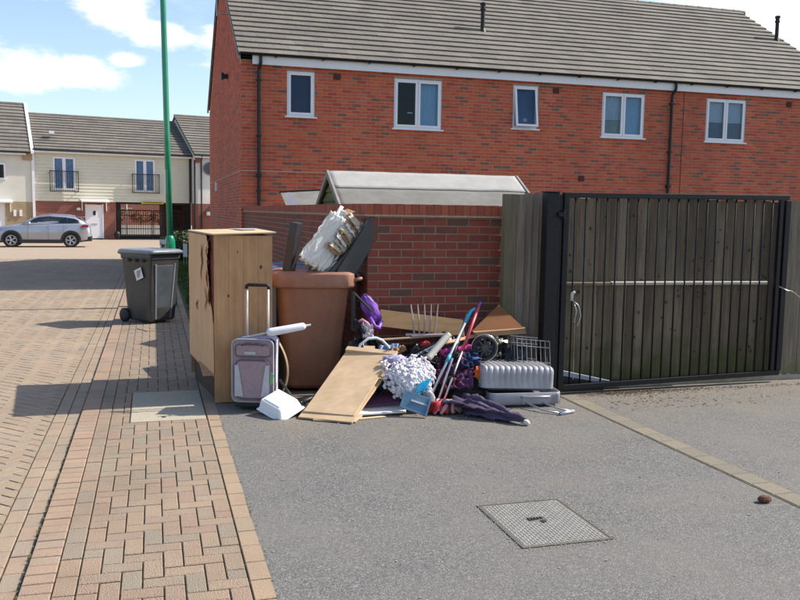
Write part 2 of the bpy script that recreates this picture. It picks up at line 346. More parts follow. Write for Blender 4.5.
pv = MB().add([(XK+.006, -6, -.010), (.506, -6, -.010), (.506, 30.0, -.010), (XK+.006, 30.0, -.010)], [(0, 1, 2, 3)])
pvt = struct('pavement', pv, M_joint)
struct('driveway', MB().add([(.5, -6, 0), (16, -6, 0), (16, 8.9, 0), (.5, 8.9, 0)], [(0, 1, 2, 3)]), ASPH)

def slab_mb(w_, l_, h=.06, ch=.0035, mb=None, c=(0, 0), ztop=0., rz=0., tilt=(0, 0)):
    """block with a chamfered top, centred"""
    mb = mb or MB(); g = .0030; a, b = w_/2-g, l_/2-g; cs, sn = math.cos(rz), math.sin(rz)
    def P(x, y, z): return (c[0]+x*cs-y*sn, c[1]+x*sn+y*cs, ztop+z+x*tilt[0]+y*tilt[1])
    pts = [P(-a, -b, -h), P(a, -b, -h), P(a, b, -h), P(-a, b, -h), P(-a, -b, -ch), P(a, -b, -ch), P(a, b, -ch), P(-a, b, -ch),
           P(-a+ch, -b+ch, 0), P(a-ch, -b+ch, 0), P(a-ch, b-ch, 0), P(-a+ch, b-ch, 0)]
    mb.add(pts, [(0, 1, 5, 4), (1, 2, 6, 5), (2, 3, 7, 6), (3, 0, 4, 7), (4, 5, 9, 8), (5, 6, 10, 9), (6, 7, 11, 10), (7, 4, 8, 11), (8, 9, 10, 11)])
    return mb
CACHE = {}
def block_mesh(w_, l_, m):
    k = (round(w_, 3), round(l_, 3), m.name)
    if k not in CACHE: CACHE[k] = slab_mb(w_, l_).mesh('paving_block', m)
    return CACHE[k]
def lay(blocks, parent, limit, stuffname, sm):
    """blocks: (x,y,w,l,rz,ztop,mat); nearest `limit` become objects, the rest one mesh"""
    blocks.sort(key=lambda b: b[1]+abs(b[0])*.3 if b[1] > 3.1 else 99-b[1]*.0)
    vis = [b for b in blocks if b[1] > 3.1]; rest = [b for b in blocks if b[1] <= 3.1]
    for b in vis[:limit]:
        o = link('paving_block', block_mesh(b[2], b[3], b[6]), parent, (b[0], b[1], b[5]+random.uniform(-.002, .002)), b[4])
        o.rotation_euler = (random.uniform(-.006, .006), random.uniform(-.006, .006), b[4])
    groups = {}
    for b in vis[limit:]+rest:
        mb = groups.setdefault(b[6].name, (MB(), b[6]))[0]
        slab_mb(b[2], b[3], .05, .0035, mb, (b[0], b[1]), b[5]+random.uniform(-.002, .002), b[4], (random.uniform(-.006, .006), random.uniform(-.006, .006)))
    for mb, m in groups.values(): stuff(stuffname, mb, m, parent)

COVER = (-.205, .40, 6.90, 8.04)
def incover(x, y, m=0.0): return COVER[0]-m < x < COVER[1]+m and COVER[2]-m < y < COVER[3]+m
bl = []
n = 0
for i in range(int((30-1.6)/.105)):      # kerb row, blocks laid across
    bl.append((XK+.073, 1.6+i*.105, .142, .103, 0, .004, M_kerb))
for i in range(int((30-1.6)/.205)):
    bl.append((-.404, 1.6+i*.205+.06, .101, .203, 0, 0, M_pave))
    bl.append((.4535, 1.62+i*.205, .104, .203, 0, 0, M_edge))
x0f, x1f, c_ = -.353, .400, .1005
nx = 8
cw = (x1f-x0f)/nx
for j in range(int((30-1.5)/c_)):        # 90 degree herringbone
    for i in range(-1, nx):
        mm = (i-j) % 4; y = 1.5+j*c_
        if mm == 0:
            a, b = max(i, 0), min(i+2, nx)
            if b > a: bl.append((x0f+(a+b)/2*cw, y+c_/2, (b-a)*cw, c_, 0, 0, M_pave))
        elif mm == 3 and i >= 0:
            bl.append((x0f+(i+.5)*cw, y+c_, cw, 2*c_, 0, 0, M_pave))
nb = []
for b in bl:
    hx, hy = b[2]/2, b[3]/2
    x0, x1, y0, y1 = b[0]-hx, b[0]+hx, b[1]-hy, b[1]+hy
    if x1 <= COVER[0]+.004 or x0 >= COVER[1]-.004 or y1 <= COVER[2]+.004 or y0 >= COVER[3]-.004: nb.append(b); continue
    for (a0, a1, c0, c1) in ((x0, x1, y0, min(y1, COVER[2])), (x0, x1, max(y0, COVER[3]), y1), (x0, min(x1, COVER[0]), max(y0, COVER[2]), min(y1, COVER[3])), (max(x0, COVER[1]), x1, max(y0, COVER[2]), min(y1, COVER[3]))):
        if a1-a0 > .02 and c1-c0 > .02: nb.append(((a0+a1)/2, (c0+c1)/2, a1-a0, c1-c0, b[4], b[5], b[6]))
lay(nb, pvt, 300, 'paving_block_mass', M_pave)
bl = []
zr = -.020
for i in range(int((30-1.6)/.205)):
    bl.append((XK-.055, 1.6+i*.205, .1, .203, 0, zr, M_road))
    bl.append((XK-.157, 1.68+i*.205, .1, .203, 0, zr, M_road))
xe = XK-.209
a45 = R(45); cs, sn = math.cos(a45), math.sin(a45); c_ = .1015
def clipx(cx, cy, w_, l_, rz):
    return max(cx+sx*w_/2*math.cos(rz)-sy*l_/2*math.sin(rz) for sx in (-1, 1) for sy in (-1, 1))
cut_blocks = []
for p in range(-80, 300):
    for q in range(-80, 300):
        mm = (p-q) % 4
        if mm == 0: u, v, w_, l_ = (p+1)*c_, (q+.5)*c_, 2*c_, c_
        elif mm == 3: u, v, w_, l_ = (p+.5)*c_, (q+1)*c_, c_, 2*c_
        else: continue
        x = -7+(u*cs-v*sn); y = 4+(u*sn+v*cs)
        if not (2.2 < y < 30) or x > xe+.12 or x < -.55-.26*y or x < -8.5: continue
        ex = clipx(x, y, w_, l_, a45)
        if ex > xe:       # blocks cut along the edge course
            cut_blocks.append((x, y, w_, l_)); continue
        bl.append((x, y, w_, l_, a45, zr, M_road))
lay(bl, road, 270, 'road_block_mass', M_road)
cut_blocks.sort(key=lambda b: b[1] if b[1] > 3.8 else 99)
cutm = MB(); cutn = 0
for x, y, w_, l_ in cut_blocks:
    g = .0036; poly = []
    for sx, sy in ((-1, -1), (1, -1), (1, 1), (-1, 1)):
        a, b = sx*(w_/2-g), sy*(l_/2-g); poly.append((x+a*cs-b*sn, y+a*sn+b*cs))
    out = []; lim = xe-.003
    for i in range(4):
        p0, p1 = poly[i], poly[(i+1) % 4]
        if p0[0] <= lim: out.append(p0)
        if (p0[0] <= lim) != (p1[0] <= lim):
            t = (lim-p0[0])/(p1[0]-p0[0]); out.append((lim, p0[1]+t*(p1[1]-p0[1])))
    if len(out) < 3: continue
    area = abs(sum(out[i][0]*out[(i+1) % len(out)][1]-out[(i+1) % len(out)][0]*out[i][1] for i in range(len(out))))/2
    if area < .0008: continue
    zt_ = zr+random.uniform(-.002, .002)
    if cutn < 28 and area > .003: part('paving_block', MB().prism(out, -.06, zt_, 'z'), M_road, road); cutn += 1
    else: cutm.prism(out, -.06, zt_, 'z')
stuff('cut_block_mass', cutm, M_road, road)
# concrete utility cover in the pavement
cc = thing('utility_cover', 'pale rectangular concrete cover set into the brick pavement', 'utility cover', (.0975, 7.47, 0))
part('concrete_slab', MB().box(COVER[0]+.006, COVER[1]-.006, COVER[2]+.006, COVER[3]-.006, -.05, .003), M_conc, cc, bv=.006)
part('lifting_hole', MB().lathe([(.018, .0035), (.018, .0065)], (.06, 7.02, 0), n=12), M_dark, cc)
# edging strip across the driveway
for i in range(24):
    pass
strip = link('edging_strip', MB().add([(3.635, 2.2, .003), (3.815, 2.2, .003), (3.815, 7.08, .003), (3.635, 7.08, .003)], [(0, 1, 2, 3)]).mesh('edging_strip', M_joint)); strip['kind'] = 'structure'
M_strip = mat('tan_edging_block', (0, 0, 0), rough=.92, scale=40, bump=.4, amount=.5, rand=[(.20, .175, .135), (.185, .162, .128), (.215, .185, .14)])
sme = slab_mb(.166, .203, .06, .004).mesh('edging_block', M_strip)
for i in range(24): link('edging_block', sme, strip, (3.725, 2.25+i*.205, .0065), random.uniform(-.006, .006))

# manhole
mh = thing('manhole_cover', 'square steel tread plate manhole cover with a dirty centre keyhole in the asphalt', 'manhole cover', (2.045, 4.12, 0))
X0, X1, Y0, Y1 = 1.787, 2.306, 3.80, 4.445
M_cover = mat('worn_cast_steel', (.34, .33, .30), (.24, .23, .205), rough=.6, metal=.1, scale=16, bump=.2)
M_rust = mat('dirty_steel', (.10, .09, .08), (.17, .14, .11), rough=.8, metal=.2, scale=30)
fr = MB()
for a in ((X0, X1, Y0, Y0+.010), (X0, X1, Y1-.010, Y1), (X0, X0+.010, Y0+.010, Y1-.010), (X1-.010, X1, Y0+.010, Y1-.010)): fr.box(*a, -.03, .006)
part('frame', fr, M_rust, mh)
part('plate', MB().box(X0+.014, X1-.014, Y0+.014, Y1-.014, -.03, .0045), mat('worn_plate', (.17, .16, .145), (.12, .115, .10), rough=.7, metal=.1, scale=16), mh)
td = MB(); px = .0195
for i in range(25):
    for j in range(32):
        x = X0+.032+i*px*1.0; y = Y0+.032+j*px*1.02
        if x > X1-.024 or y > Y1-.024: continue
        if abs(x-2.03) < .055 and abs(y-4.16) < .03: continue
        td.rbox((x, y, .005), (.0180, .0105, .0035), rotm(z=45 if (i+j) % 2 else -45))
part('tread', td, M_cover, mh)
lg = MB()
for k in range(5): lg.box(1.985+k*.019, 1.985+k*.019+.011, 4.145+.004*k, 4.185, .006, .0095)
lg.lathe([(.02, .006), (.018, .0105)], (2.055, 4.118, 0), n=10)
part('keyhole_cap', lg, mat('black_grime', (.03, .028, .025), rough=.9), mh)
# brown stone on the strip
st = MB().lathe([(.012, 0), (.034, .008), (.038, .022), (.028, .036), (.010, .042)], (0, 0, 0), n=9)
st.v = [(3.50+(x*1.25), 4.10+y*.8, z+noise.noise(Vector((x, y, z))*30)*.006+.002) for x, y, z in st.v]
single('broken_brick', st, mat('broken_brick', (.14, .055, .03), (.07, .03, .02), rough=.9, scale=40, bump=.5), 'small brown lump of broken brick lying on the driveway by the edging strip', 'stone', (3.5, 4.1, 0.0))

# grass verge and weeds
gv = MB().add([(.506, 8.9, -.012), (2.2, 8.9, -.012), (2.2, 31, -.012), (.506, 31, -.012)], [(0, 1, 2, 3)])
struct('verge_soil', gv, mat('verge', (.05, .075, .02), (.09, .08, .04), rough=1, scale=5))
bb = MB()
for i in range(9000):
    y = random.uniform(9.3, 30.8); x = random.uniform(.55, 1.85)
    h = random.uniform(.03, .09)*(1 if y > 12 else .7); a = random.uniform(0, PI); d = random.uniform(-.04, .04); ww = .008+.0006*y
    bb.add([(x-ww*math.cos(a), y-ww*math.sin(a), -.01), (x+ww*math.cos(a), y+ww*math.sin(a), -.01), (x+d, y+d, h)], [(0, 1, 2)])
stuff('grass', bb, M_grass, None, 'short green grass on the verge beside the brick gable', 'grass')
wd = MB()
for i in range(60):
    y = random.choice((random.uniform(3.2, 6.5), random.uniform(3.2, 12))); x = XK+random.uniform(-.006, .006)
    for k in range(7):
        a = random.uniform(0, 2*PI); r = random.uniform(.003, .011); h = random.uniform(-.005, .006)
        wd.add([(x, y, -.015), (x+r*math.cos(a+.4), y+r*math.sin(a+.4), h), (x+r*1.3*math.cos(a), y+r*1.3*math.sin(a), h*.6-.005)], [(0, 1, 2)])
for i in range(80):
    y = random.uniform(3.2, 7.2); x = .508+random.uniform(-.004, .006)
    for k in range(3):
        a = random.uniform(0, 2*PI); r = random.uniform(.002, .007); h = random.uniform(.002, .012)
        wd.add([(x, y, -.004), (x+r*math.cos(a+.4), y+r*math.sin(a+.4), h), (x+r*1.3*math.cos(a), y+r*1.3*math.sin(a), h*.5)], [(0, 1, 2)])
stuff('moss_and_weeds', wd, mat('weed', (.24, .25, .07), (.12, .10, .045), rough=.9, scale=20), None, 'tiny weeds and moss in the kerb joint', 'weeds')

# ------------------------------------------------------------------ brick walls
def brick_box(mb, o, u, nrm, a0, a1, z0, z1, d, mi=0):
    """five sided brick; o origin, u along, nrm outward, d proud of the core face"""
    def P(a, z, t): return (o[0]+u[0]*a+nrm[0]*t, o[1]+u[1]*a+nrm[1]*t, o[2]+z)
    e = .003
    pts = [P(a0, z0, -.01), P(a1, z0, -.01), P(a1, z1, -.01), P(a0, z1, -.01), P(a0+e, z0+e, d), P(a1-e, z0+e, d), P(a1-e, z1-e, d), P(a0+e, z1-e, d)]
    mb.add(pts, [(4, 5, 6, 7), (0, 1, 5, 4), (1, 2, 6, 5), (2, 3, 7, 6), (3, 0, 4, 7)], mi)
def free_spans(a0, a1, holes):
    sp = [(a0, a1)]
    for h0, h1 in holes:
        ns = []
        for s0, s1 in sp:
            if h1 <= s0 or h0 >= s1: ns.append((s0, s1)); continue
            if h0 > s0: ns.append((s0, h0))
            if h1 < s1: ns.append((h1, s1))
        sp = ns
    return sp
def brick_face(o, u, nrm, length, z0, z1, holes=(), top=None, phase=0., maxz=None):
    """list of bricks (a0,a1,z0,z1); holes = (a0,a1,z0,z1); top(a) = wall height there"""
    res = []; c = int(math.floor(z0/.075))
    while c*.075 < z1-.01:
        zc = c*.075; ze = min(zc+.065, z1)
        off = (c % 2)*.1125+phase
        hs = [(h[0], h[1]) for h in holes if h[2] < zc+.05 and h[3] > zc+.02]
        for s0, s1 in free_spans(0, length, hs):
            k = math.floor((s0-off)/.225)
            while off+k*.225 < s1:
                a0 = max(s0, off+k*.225); a1 = min(s1, off+k*.225+.215)
                k += 1
                if a1-a0 < .03: continue
                if top and zc+.07 > min(top(a0), top(a1)): continue
                res.append((a0, a1, zc, ze))
        c += 1
    return res
def core_face(mb, o, u, length, z0, z1, holes, mi=0):
    xs = sorted({0., length, *[h[0] for h in holes], *[h[1] for h in holes]}); zs = sorted({z0, z1, *[h[2] for h in holes], *[h[3] for h in holes]})
    for i in range(len(xs)-1):
        for j in range(len(zs)-1):
            cx, cz = (xs[i]+xs[i+1])/2, (zs[j]+zs[j+1])/2
            if any(h[0] < cx < h[1] and h[2] < cz < h[3] for h in holes): continue
            pts = [(o[0]+u[0]*a, o[1]+u[1]*a, z) for a, z in ((xs[i], zs[j]), (xs[i+1], zs[j]), (xs[i+1], zs[j+1]), (xs[i], zs[j+1]))]
            mb.add(pts, [(0, 1, 2, 3)], mi)

# garden wall: front run along X at Y=7.70, return run along Y at X=1.93
GW = thing('garden_wall', 'dark red brick garden wall with brick on edge coping behind the rubbish', 'wall', (1.93, 7.7, 0))
WT = 1.655
part('mortar_core', MB().box(1.936, 3.31, 7.706, 7.90, -.1, WT).box(1.936, 2.13, 7.90, 18.985, -.1, WT), M_wmortar, GW)
BR = {}
def wall_brick_mesh(l_, mtl):
    k = (round(l_, 2), mtl.name)
    if k not in BR:
        mb = MB(); e = .004
        x0, x1 = 0, l_
        pts = [(x0, .01, 0), (x1, .01, 0), (x1, .01, .065), (x0, .01, .065), (x0+e*.4, -.002, e*.4), (x1-e*.4, -.002, e*.4), (x1-e*.4, -.002, .065-e*.4), (x0+e*.4, -.002, .065-e*.4),
               (x0+e, -.006, e), (x1-e, -.006, e), (x1-e, -.006, .065-e), (x0+e, -.006, .065-e)]
        mb.add(pts, [(0, 1, 5, 4), (1, 2, 6, 5), (2, 3, 7, 6), (3, 0, 4, 7), (4, 5, 9, 8), (5, 6, 10, 9), (6, 7, 11, 10), (7, 4, 8, 11), (8, 9, 10, 11)])
        BR[k] = mb.mesh('brick', mtl)
    return BR[k]
cnt = 0; massb = MB()
for a0, a1, z0, z1 in brick_face((0, 0, 0), (1, 0), (0, -1), 1.38, 0, WT-.02, phase=.0):
    o = link('brick', wall_brick_mesh(a1-a0, M_wall), GW, (a0, .006+random.uniform(-.0015, .0015), z0)); cnt += 1
lb = brick_face((0, 0, 0), (0, 1), (-1, 0), 11.27, 0, WT-.02, phase=-.1125)
lb.sort(key=lambda b: b[0] + (0 if b[2] > 1.0 else 3.5))
for a0, a1, z0, z1 in lb:
    if cnt < 300 and a0 > .05:
        link('brick', wall_brick_mesh(a1-a0, M_wall), GW, (.006+random.uniform(-.0015, .0015), a1, z0), R(-90)); cnt += 1
    else: brick_box(massb, (1.936, 7.70, 0), (0, 1), (-1, 0), a0, a1, z0, z1, .006)
stuff('brick_mass', massb, M_wall, GW)
# creasing course and brick on edge coping
part('creasing_course', MB().box(1.905, 3.31, 7.672, 7.93, WT, WT+.018).box(1.905, 2.16, 7.93, 18.97, WT, WT+.018), mat('creasing', (.45, .32, .24), (.30, .2, .15), rough=.9, scale=30), GW)
cm = MB().box(0, .065, 0, .25, 0, .1).mesh('coping_brick', M_cop)
for i in range(19):
    link('coping_brick', cm, GW, (-.02+i*.0737, -.028, WT+.018+random.uniform(-.002, .002)))
cmb = MB()
for i in range(int(11.0/.0745)):
    y = 7.94+i*.0745
    if i < 90: link('coping_brick', cm, GW, (-.02+.25, y-7.7, WT+.018+random.uniform(-.002, .002)), R(90))
    else: cmb.box(1.91, 2.16, y, y+.065, WT+.018, WT+.118)
stuff('coping_brick_mass', cmb, M_cop, GW)
part('coping_mortar', MB().box(1.916, 3.31, 7.68, 7.92, WT+.016, WT+.106).box(1.916, 2.15, 7.92, 18.96, WT+.016, WT+.106), M_wmortar, GW)

# ------------------------------------------------------------------ roofs
def tile_courses(root, mtl, o, u, v, length, slope_len, gauge, tw, name='tile_course', th=.044, slack=.006):
    """courses of interlocking tiles as parts; u along the eaves, v up the slope (unit 3D), nrm = u x v"""
    u = Vector(u); v = Vector(v); nrm = u.cross(v).normalized(); o = Vector(o)
    if nrm.z < 0: nrm = -nrm
    rows = int(round(slope_len/gauge)); g = slope_len/rows
    nt_ = int(round(length/tw)); w_ = length/nt_
    for r in range(rows):
        mb = MB(); off = (r % 2)*w_*.5
        for k in range(nt_+1):
            a0 = max(0, k*w_-off); a1 = min(length, (k+1)*w_-off)
            if a1-a0 < .02: continue
            j = random.uniform(-slack, slack)
            def P(a, b, t): return o+u*a+v*b+nrm*t
            b0 = r*g-.02+j; b1 = (r+1)*g+.03
            t0 = th; t1 = .004
            pts = [P(a0+.001, b0, t0-.045), P(a1-.001, b0, t0-.045), P(a1-.002, b1, t1-.015), P(a0+.002, b1, t1-.015),
                   P(a0+.001, b0, t0+j*.4), P(a1-.001, b0, t0+j*.4), P(a1-.002, b1, t1), P(a0+.002, b1, t1)]
            mb.hexa(pts)
        part(name, mb, mtl, root)

# ------------------------------------------------------------------ main house
HX0, HX1, HY0, HY1 = 1.88, 18.45, 19.0, 29.7
EZ = 5.02; RY = 24.3; RZ = 8.36
H = thing('red_brick_house', 'long two storey red brick house with brown tiled roof seen from behind', 'house', (HX0, HY0, 0))
WIN = [(2.88, 3.50, 3.78, 4.765, 'a'), (5.345, 6.495, 3.62, 4.745, 'b'), (8.30, 8.95, 3.74, 4.755, 'c'), (10.69, 11.87, 3.635, 4.72, 'd'), (13.68, 14.87, 3.636, 4.73, 'e')]
holes = [(a-HX0, b-HX0, c, d) for a, b, c, d, k in WIN]
core = MB(); core_face(core, (HX0, HY0, 0), (1, 0), HX1-HX0, -.2, 4.95, holes)
pitch = (RZ-EZ)/(RY-HY0)
gt = lambda a: EZ-.12+(a if a < RY-HY0 else 2*(RY-HY0)-a)*pitch
n0 = [(HX0, HY0, -.2), (HX0, HY1, -.2), (HX0, HY1, gt(HY1-HY0)), (HX0, RY, gt(RY-HY0)), (HX0, HY0, gt(0))]
core.add(n0, [(0, 1, 2, 3, 4)]); core.add([(HX1, y, z) for x, y, z in n0], [(0, 1, 2, 3, 4)])
core.add([(HX0, HY1, -.2), (HX1, HY1, -.2), (HX1, HY1, 4.95), (HX0, HY1, 4.95)], [(0, 1, 2, 3)])
part('wall_core', core, M_mortar, H)
fb = MB()
for a0, a1, z0, z1 in brick_face(None, None, None, HX1-HX0, 1.2, 4.93, holes):
    brick_box(fb, (HX0, HY0, 0), (1, 0), (0, -1), a0, a1, z0, z1, .006)
stuff('facade_bricks', fb, M_facade, H)
gb = MB()
for a0, a1, z0, z1 in brick_face(None, None, None, HY1-HY0, 0.0, 8.3, (), gt, -.1125):
    brick_box(gb, (HX0, HY0, 0), (0, 1), (-1, 0), a0, a1, z0, z1, .006)
stuff('gable_bricks', gb, M_gable, H)
# mortar smear line where the damp course sits
part('pale_bed_joint', MB().box(HX0-.009, 7.2, HY0-.009, HY0-.002, 2.548, 2.562).box(HX0-.009, HX0-.002, HY0-.009, HY1, 2.548, 2.562), mat('pale_joint', (.55, .47, .4), rough=.9), H)
part('expansion_joint', MB().box(12.99, 13.005, HY0-.009, HY0-.004, 1.5, 4.9), M_dark, H)
# roof
vs = Vector((0, RY-HY0+.12, RZ-EZ+.01)); sl = vs.length; vs.normalize()
tile_courses(H, M_tile, (HX0-.07, HY0-.14, EZ+.03), (1, 0, 0), vs, HX1-HX0+.14, sl, .318, .33, slack=.004)
part('roof_back_slope', MB().add([(HX0-.07, RY, RZ), (HX1+.07, RY, RZ), (HX1+.07, HY1+.15, EZ), (HX0-.07, HY1+.15, EZ)], [(0, 1, 2, 3)]), M_tile, H)
part('roof_underlay', MB().add([(HX0-.05, HY0-.10, EZ-.05), (HX1+.05, HY0-.10, EZ-.05), (HX1+.05, RY, RZ-.04), (HX0-.05, RY, RZ-.04)], [(0, 1, 2, 3)]), M_dark, H)
rt = MB()
k = 0; x = HX0-.07
while x < HX1:
    rt.path([(x, RY, RZ-.03), (x+.44, RY, RZ-.03)], [.125, .118], 10); x += .445
part('ridge_tiles', rt, M_tile, H)
M_verge = mat('verge_mortar', (.36, .31, .27), (.28, .24, .2), rough=.9, scale=10)
for X in (HX0-.075, HX1+.02):
    vg = MB()
    for ya, yb in ((HY0-.12, RY), (HY1+.12, RY)):
        za, zb = EZ-.02, RZ
        vg.hexa([(X, ya, za-.07), (X+.055, ya, za-.07), (X+.055, yb, zb-.07), (X, yb, zb-.07), (X, ya, za+.0), (X+.055, ya, za+.0), (X+.055, yb, zb+.0), (X, yb, zb+.0)])
    part('verge', vg, M_verge, H)
# fascia, soffit, gutter
part('fascia', MB().box(HX0+.235, HX1, HY0-.105, HY0-.085, 4.845, 5.03), M_white, H)
part('soffit', MB().box(HX0+.235, HX1, HY0-.084, HY0-.001, 4.850, 4.862), M_white, H)
gm = MB()
prof = [(.05*math.cos(t), .05*math.sin(t)) for t in [PI+i*PI/6 for i in range(7)]]
for i in range(6):
    (a, b), (c, d) = prof[i], prof[i+1]; y = HY0-.16; z = 5.075
    gm.add([(HX0-.03, y+a, z+b), (HX1, y+a, z+b), (HX1, y+c, z+d), (HX0-.03, y+c, z+d)], [(0, 1, 2, 3)])
g_ = part('gutter', gm, M_blackpl, H); solid(g_, .006)
for x in [2.6+i*1.05 for i in range(15)]:
    part('gutter_bracket', MB().box(x, x+.03, HY0-.215, HY0-.105, 5.0, 5.02), M_blackpl, H)
for x, bot in ((2.256, 0), (12.62, 0)):
    dp = MB().path([(x+.03, HY0-.16, 5.02), (x+.03, HY0-.16, 4.88), (x, HY0-.06, 4.74), (x, HY0-.055, bot)], .036, 8)
    for z in (4.5, 3.3, 2.1): dp.box(x-.055, x+.055, HY0-.10, HY0-.003, z, z+.035)
    dp.box(x-.05, x+.05, HY0-.11, HY0-.003, 2.42, 2.49)
    part('drainpipe', dp, M_blackpl, H)
for x, z in ((4.006, 4.70), (9.417, 4.69), (16.2, 4.70), (10.18, 2.60)):
    vb = MB().box(x-.075, x+.075, HY0-.03, HY0-.003, z-.07, z+.06)
    for i in range(4): vb.box(x-.065, x+.065, HY0-.038, HY0-.03, z-.055+i*.03, z-.04+i*.03)
    part('wall_vent', vb, mat('terracotta_vent', (.10, .035, .025), rough=.8), H)
# windows
M_blind = mat('pale_blind', (.86, .93, .93), (.78, .86, .87), rough=.9, scale=3)
M_curt = mat('blue_curtain', (.66, .90, .99), (.56, .80, .92), rough=.9, scale=5)
M_net = mat('grey_blind', (.60, .65, .56), rough=.9)
def window(root, x0, x1, z0, z1, y, kind, sash=.05, small=False, u=None):
    f = MB(); fw = .055
    yo, yi = y+.015, y+.085
    f.box(x0, x1, yo, yi, z0, z0+fw).box(x0, x1, yo, yi, z1-fw, z1).box(x0, x0+fw, yo, yi, z0+fw, z1-fw).box(x1-fw, x1, yo, yi, z0+fw, z1-fw)
    leaves = [(x0+fw, x1-fw)]
    if kind in 'bde':
        mid = (x0+x1)/2; f.box(mid-.028, mid+.028, yo, yi, z0+fw, z1-fw); leaves = [(x0+fw, mid-.028), (mid+.028, x1-fw)]
    fo = part('window', f, M_white, root, bv=.004)
    fl = wloc(fo)
    for i, (a, b) in enumerate(leaves):
        s = MB(); y0_, y1_ = y-.002, y+.05
        a2, b2, c2, d2 = a-.018, b+.018, z0+fw-.018, z1-fw+.018
        s.box(a2, b2, y0_, y1_, c2, c2+sash).box(a2, b2, y0_, y1_, d2-sash, d2).box(a2, a2+sash, y0_, y1_, c2+sash, d2-sash).box(b2-sash, b2, y0_, y1_, c2+sash, d2-sash)
        p = MB().box(a2+sash, b2-sash, y+.02, y+.026, c2+sash, d2-sash)
        if kind == 'c':      # top hung sash pushed open
            ang = R(-9); piv = Vector((0, y, d2)); Rm = Matrix.Rotation(ang, 3, 'X')
            for q in (s, p): q.v = [tuple(piv+Rm @ (Vector(v)-piv)) for v in q.v]
            for q in (s, p): q.v = [(v[0], v[1]-.004, v[2]) for v in q.v]
        part('sash', s, M_white, fo, bv=.003); part('pane', p, GLASS, fo)
    part('sill', MB().box(x0-.05, x1+.05, y-.05, y+.02, z0-.035, z0-.002), M_white, fo, bv=.004)
    for xr in (x0-.004, x1): part('reveal', MB().box(xr, xr+.004, y, y+.1, z0, z1), M_white, fo)
    # room behind
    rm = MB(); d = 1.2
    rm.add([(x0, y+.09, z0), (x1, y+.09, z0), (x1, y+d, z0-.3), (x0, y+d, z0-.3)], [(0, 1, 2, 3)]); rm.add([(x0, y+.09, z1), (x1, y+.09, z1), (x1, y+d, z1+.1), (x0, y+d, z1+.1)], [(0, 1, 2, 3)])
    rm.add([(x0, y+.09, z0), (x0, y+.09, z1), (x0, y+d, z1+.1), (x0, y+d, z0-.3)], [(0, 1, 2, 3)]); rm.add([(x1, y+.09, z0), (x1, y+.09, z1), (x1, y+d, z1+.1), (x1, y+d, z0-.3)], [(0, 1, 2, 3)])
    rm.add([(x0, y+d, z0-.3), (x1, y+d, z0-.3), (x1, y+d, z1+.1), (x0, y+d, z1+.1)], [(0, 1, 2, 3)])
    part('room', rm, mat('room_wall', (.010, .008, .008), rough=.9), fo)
    def curtain(a, b, c, d_, m_, n_=7):
        k = max(8, int((b-a)*80))
        part('curtain', MB().grid(k, 1, lambda s_, t_: (a+(b-a)*s_, y+.105+.012*math.sin(s_*n_*2*PI), c+(d_-c)*t_)), m_, fo)
    mid = (x0+x1)/2
    if kind == 'a': curtain(x0, x1, z0, z1, mat('blue_dark_blind', (.05, .10, .22), rough=.8), 5)
    if kind == 'b':
        curtain(mid+.03, x1-.02, z0, z1, M_curt, 6); part('window_catch', MB().box(mid-.22, mid-.10, y+.10, y+.12, z0+.36, z0+.385), M_alu, fo)
    if kind == 'c':
        m = MB().lathe([(.0, -.12), (.08, -.1), (.13, 0), (.08, .1), (0, .12)], (x0+.36, y+.22, z0+.22), n=12)
        part('ornament', m, M_white2, fo); curtain(x0, x1, z0+.0, z1, mat('slate_blue_blind', (.16, .24, .36), rough=.8), 2)
    if kind == 'd':
        curtain(x0+.05, mid-.02, z0+.42, z1, M_blind, 9); curtain(x0+.05, mid-.02, z0, z0+.41, M_net, 9); curtain(mid+.02, x1-.04, z0, z1, M_curt, 10)
    if kind == 'e':
        curtain(x0+.05, mid-.02, z0+.5, z1, M_blind, 2); curtain(mid+.02, x1-.04, z0+.5, z1, M_blind, 2)
        curtain(x0+.05, x1-.04, z0, z0+.5, mat('slate_blue_blind', (.16, .24, .36)), 1)
    return fo
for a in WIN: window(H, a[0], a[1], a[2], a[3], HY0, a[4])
# flues
for x, y in ((8.28, 21.05), (18.25, 22.1)):
    zb = EZ+(y-HY0)*pitch
    fl = MB().lathe([(.055, 0), (.055, .62), (.075, .62), (.075, .66), (.06, .67), (.06, .74), (.08, .75), (.08, .80), (.03, .82)], (x, y, zb), n=14)
    part('flue', fl, M_blackpl, H)
    part('lead_flashing', MB().hexa([(x-.24, y-.3, zb-.3*pitch+.035), (x+.24, y-.3, zb-.3*pitch+.035), (x+.24, y+.2, zb+.2*pitch+.035), (x-.24, y+.2, zb+.2*pitch+.035),
         (x-.24, y-.3, zb-.3*pitch+.05), (x+.24, y-.3, zb-.3*pitch+.05), (x+.24, y+.2, zb+.2*pitch+.05), (x-.24, y+.2, zb+.2*pitch+.05)]), mat('lead', (.30, .30, .32), (.42, .42, .43), rough=.5, metal=.3), H)
    part('flue_cone', MB().lathe([(.13, -.02), (.06, .16)], (x, y, zb), n=14), M_blackpl, H)
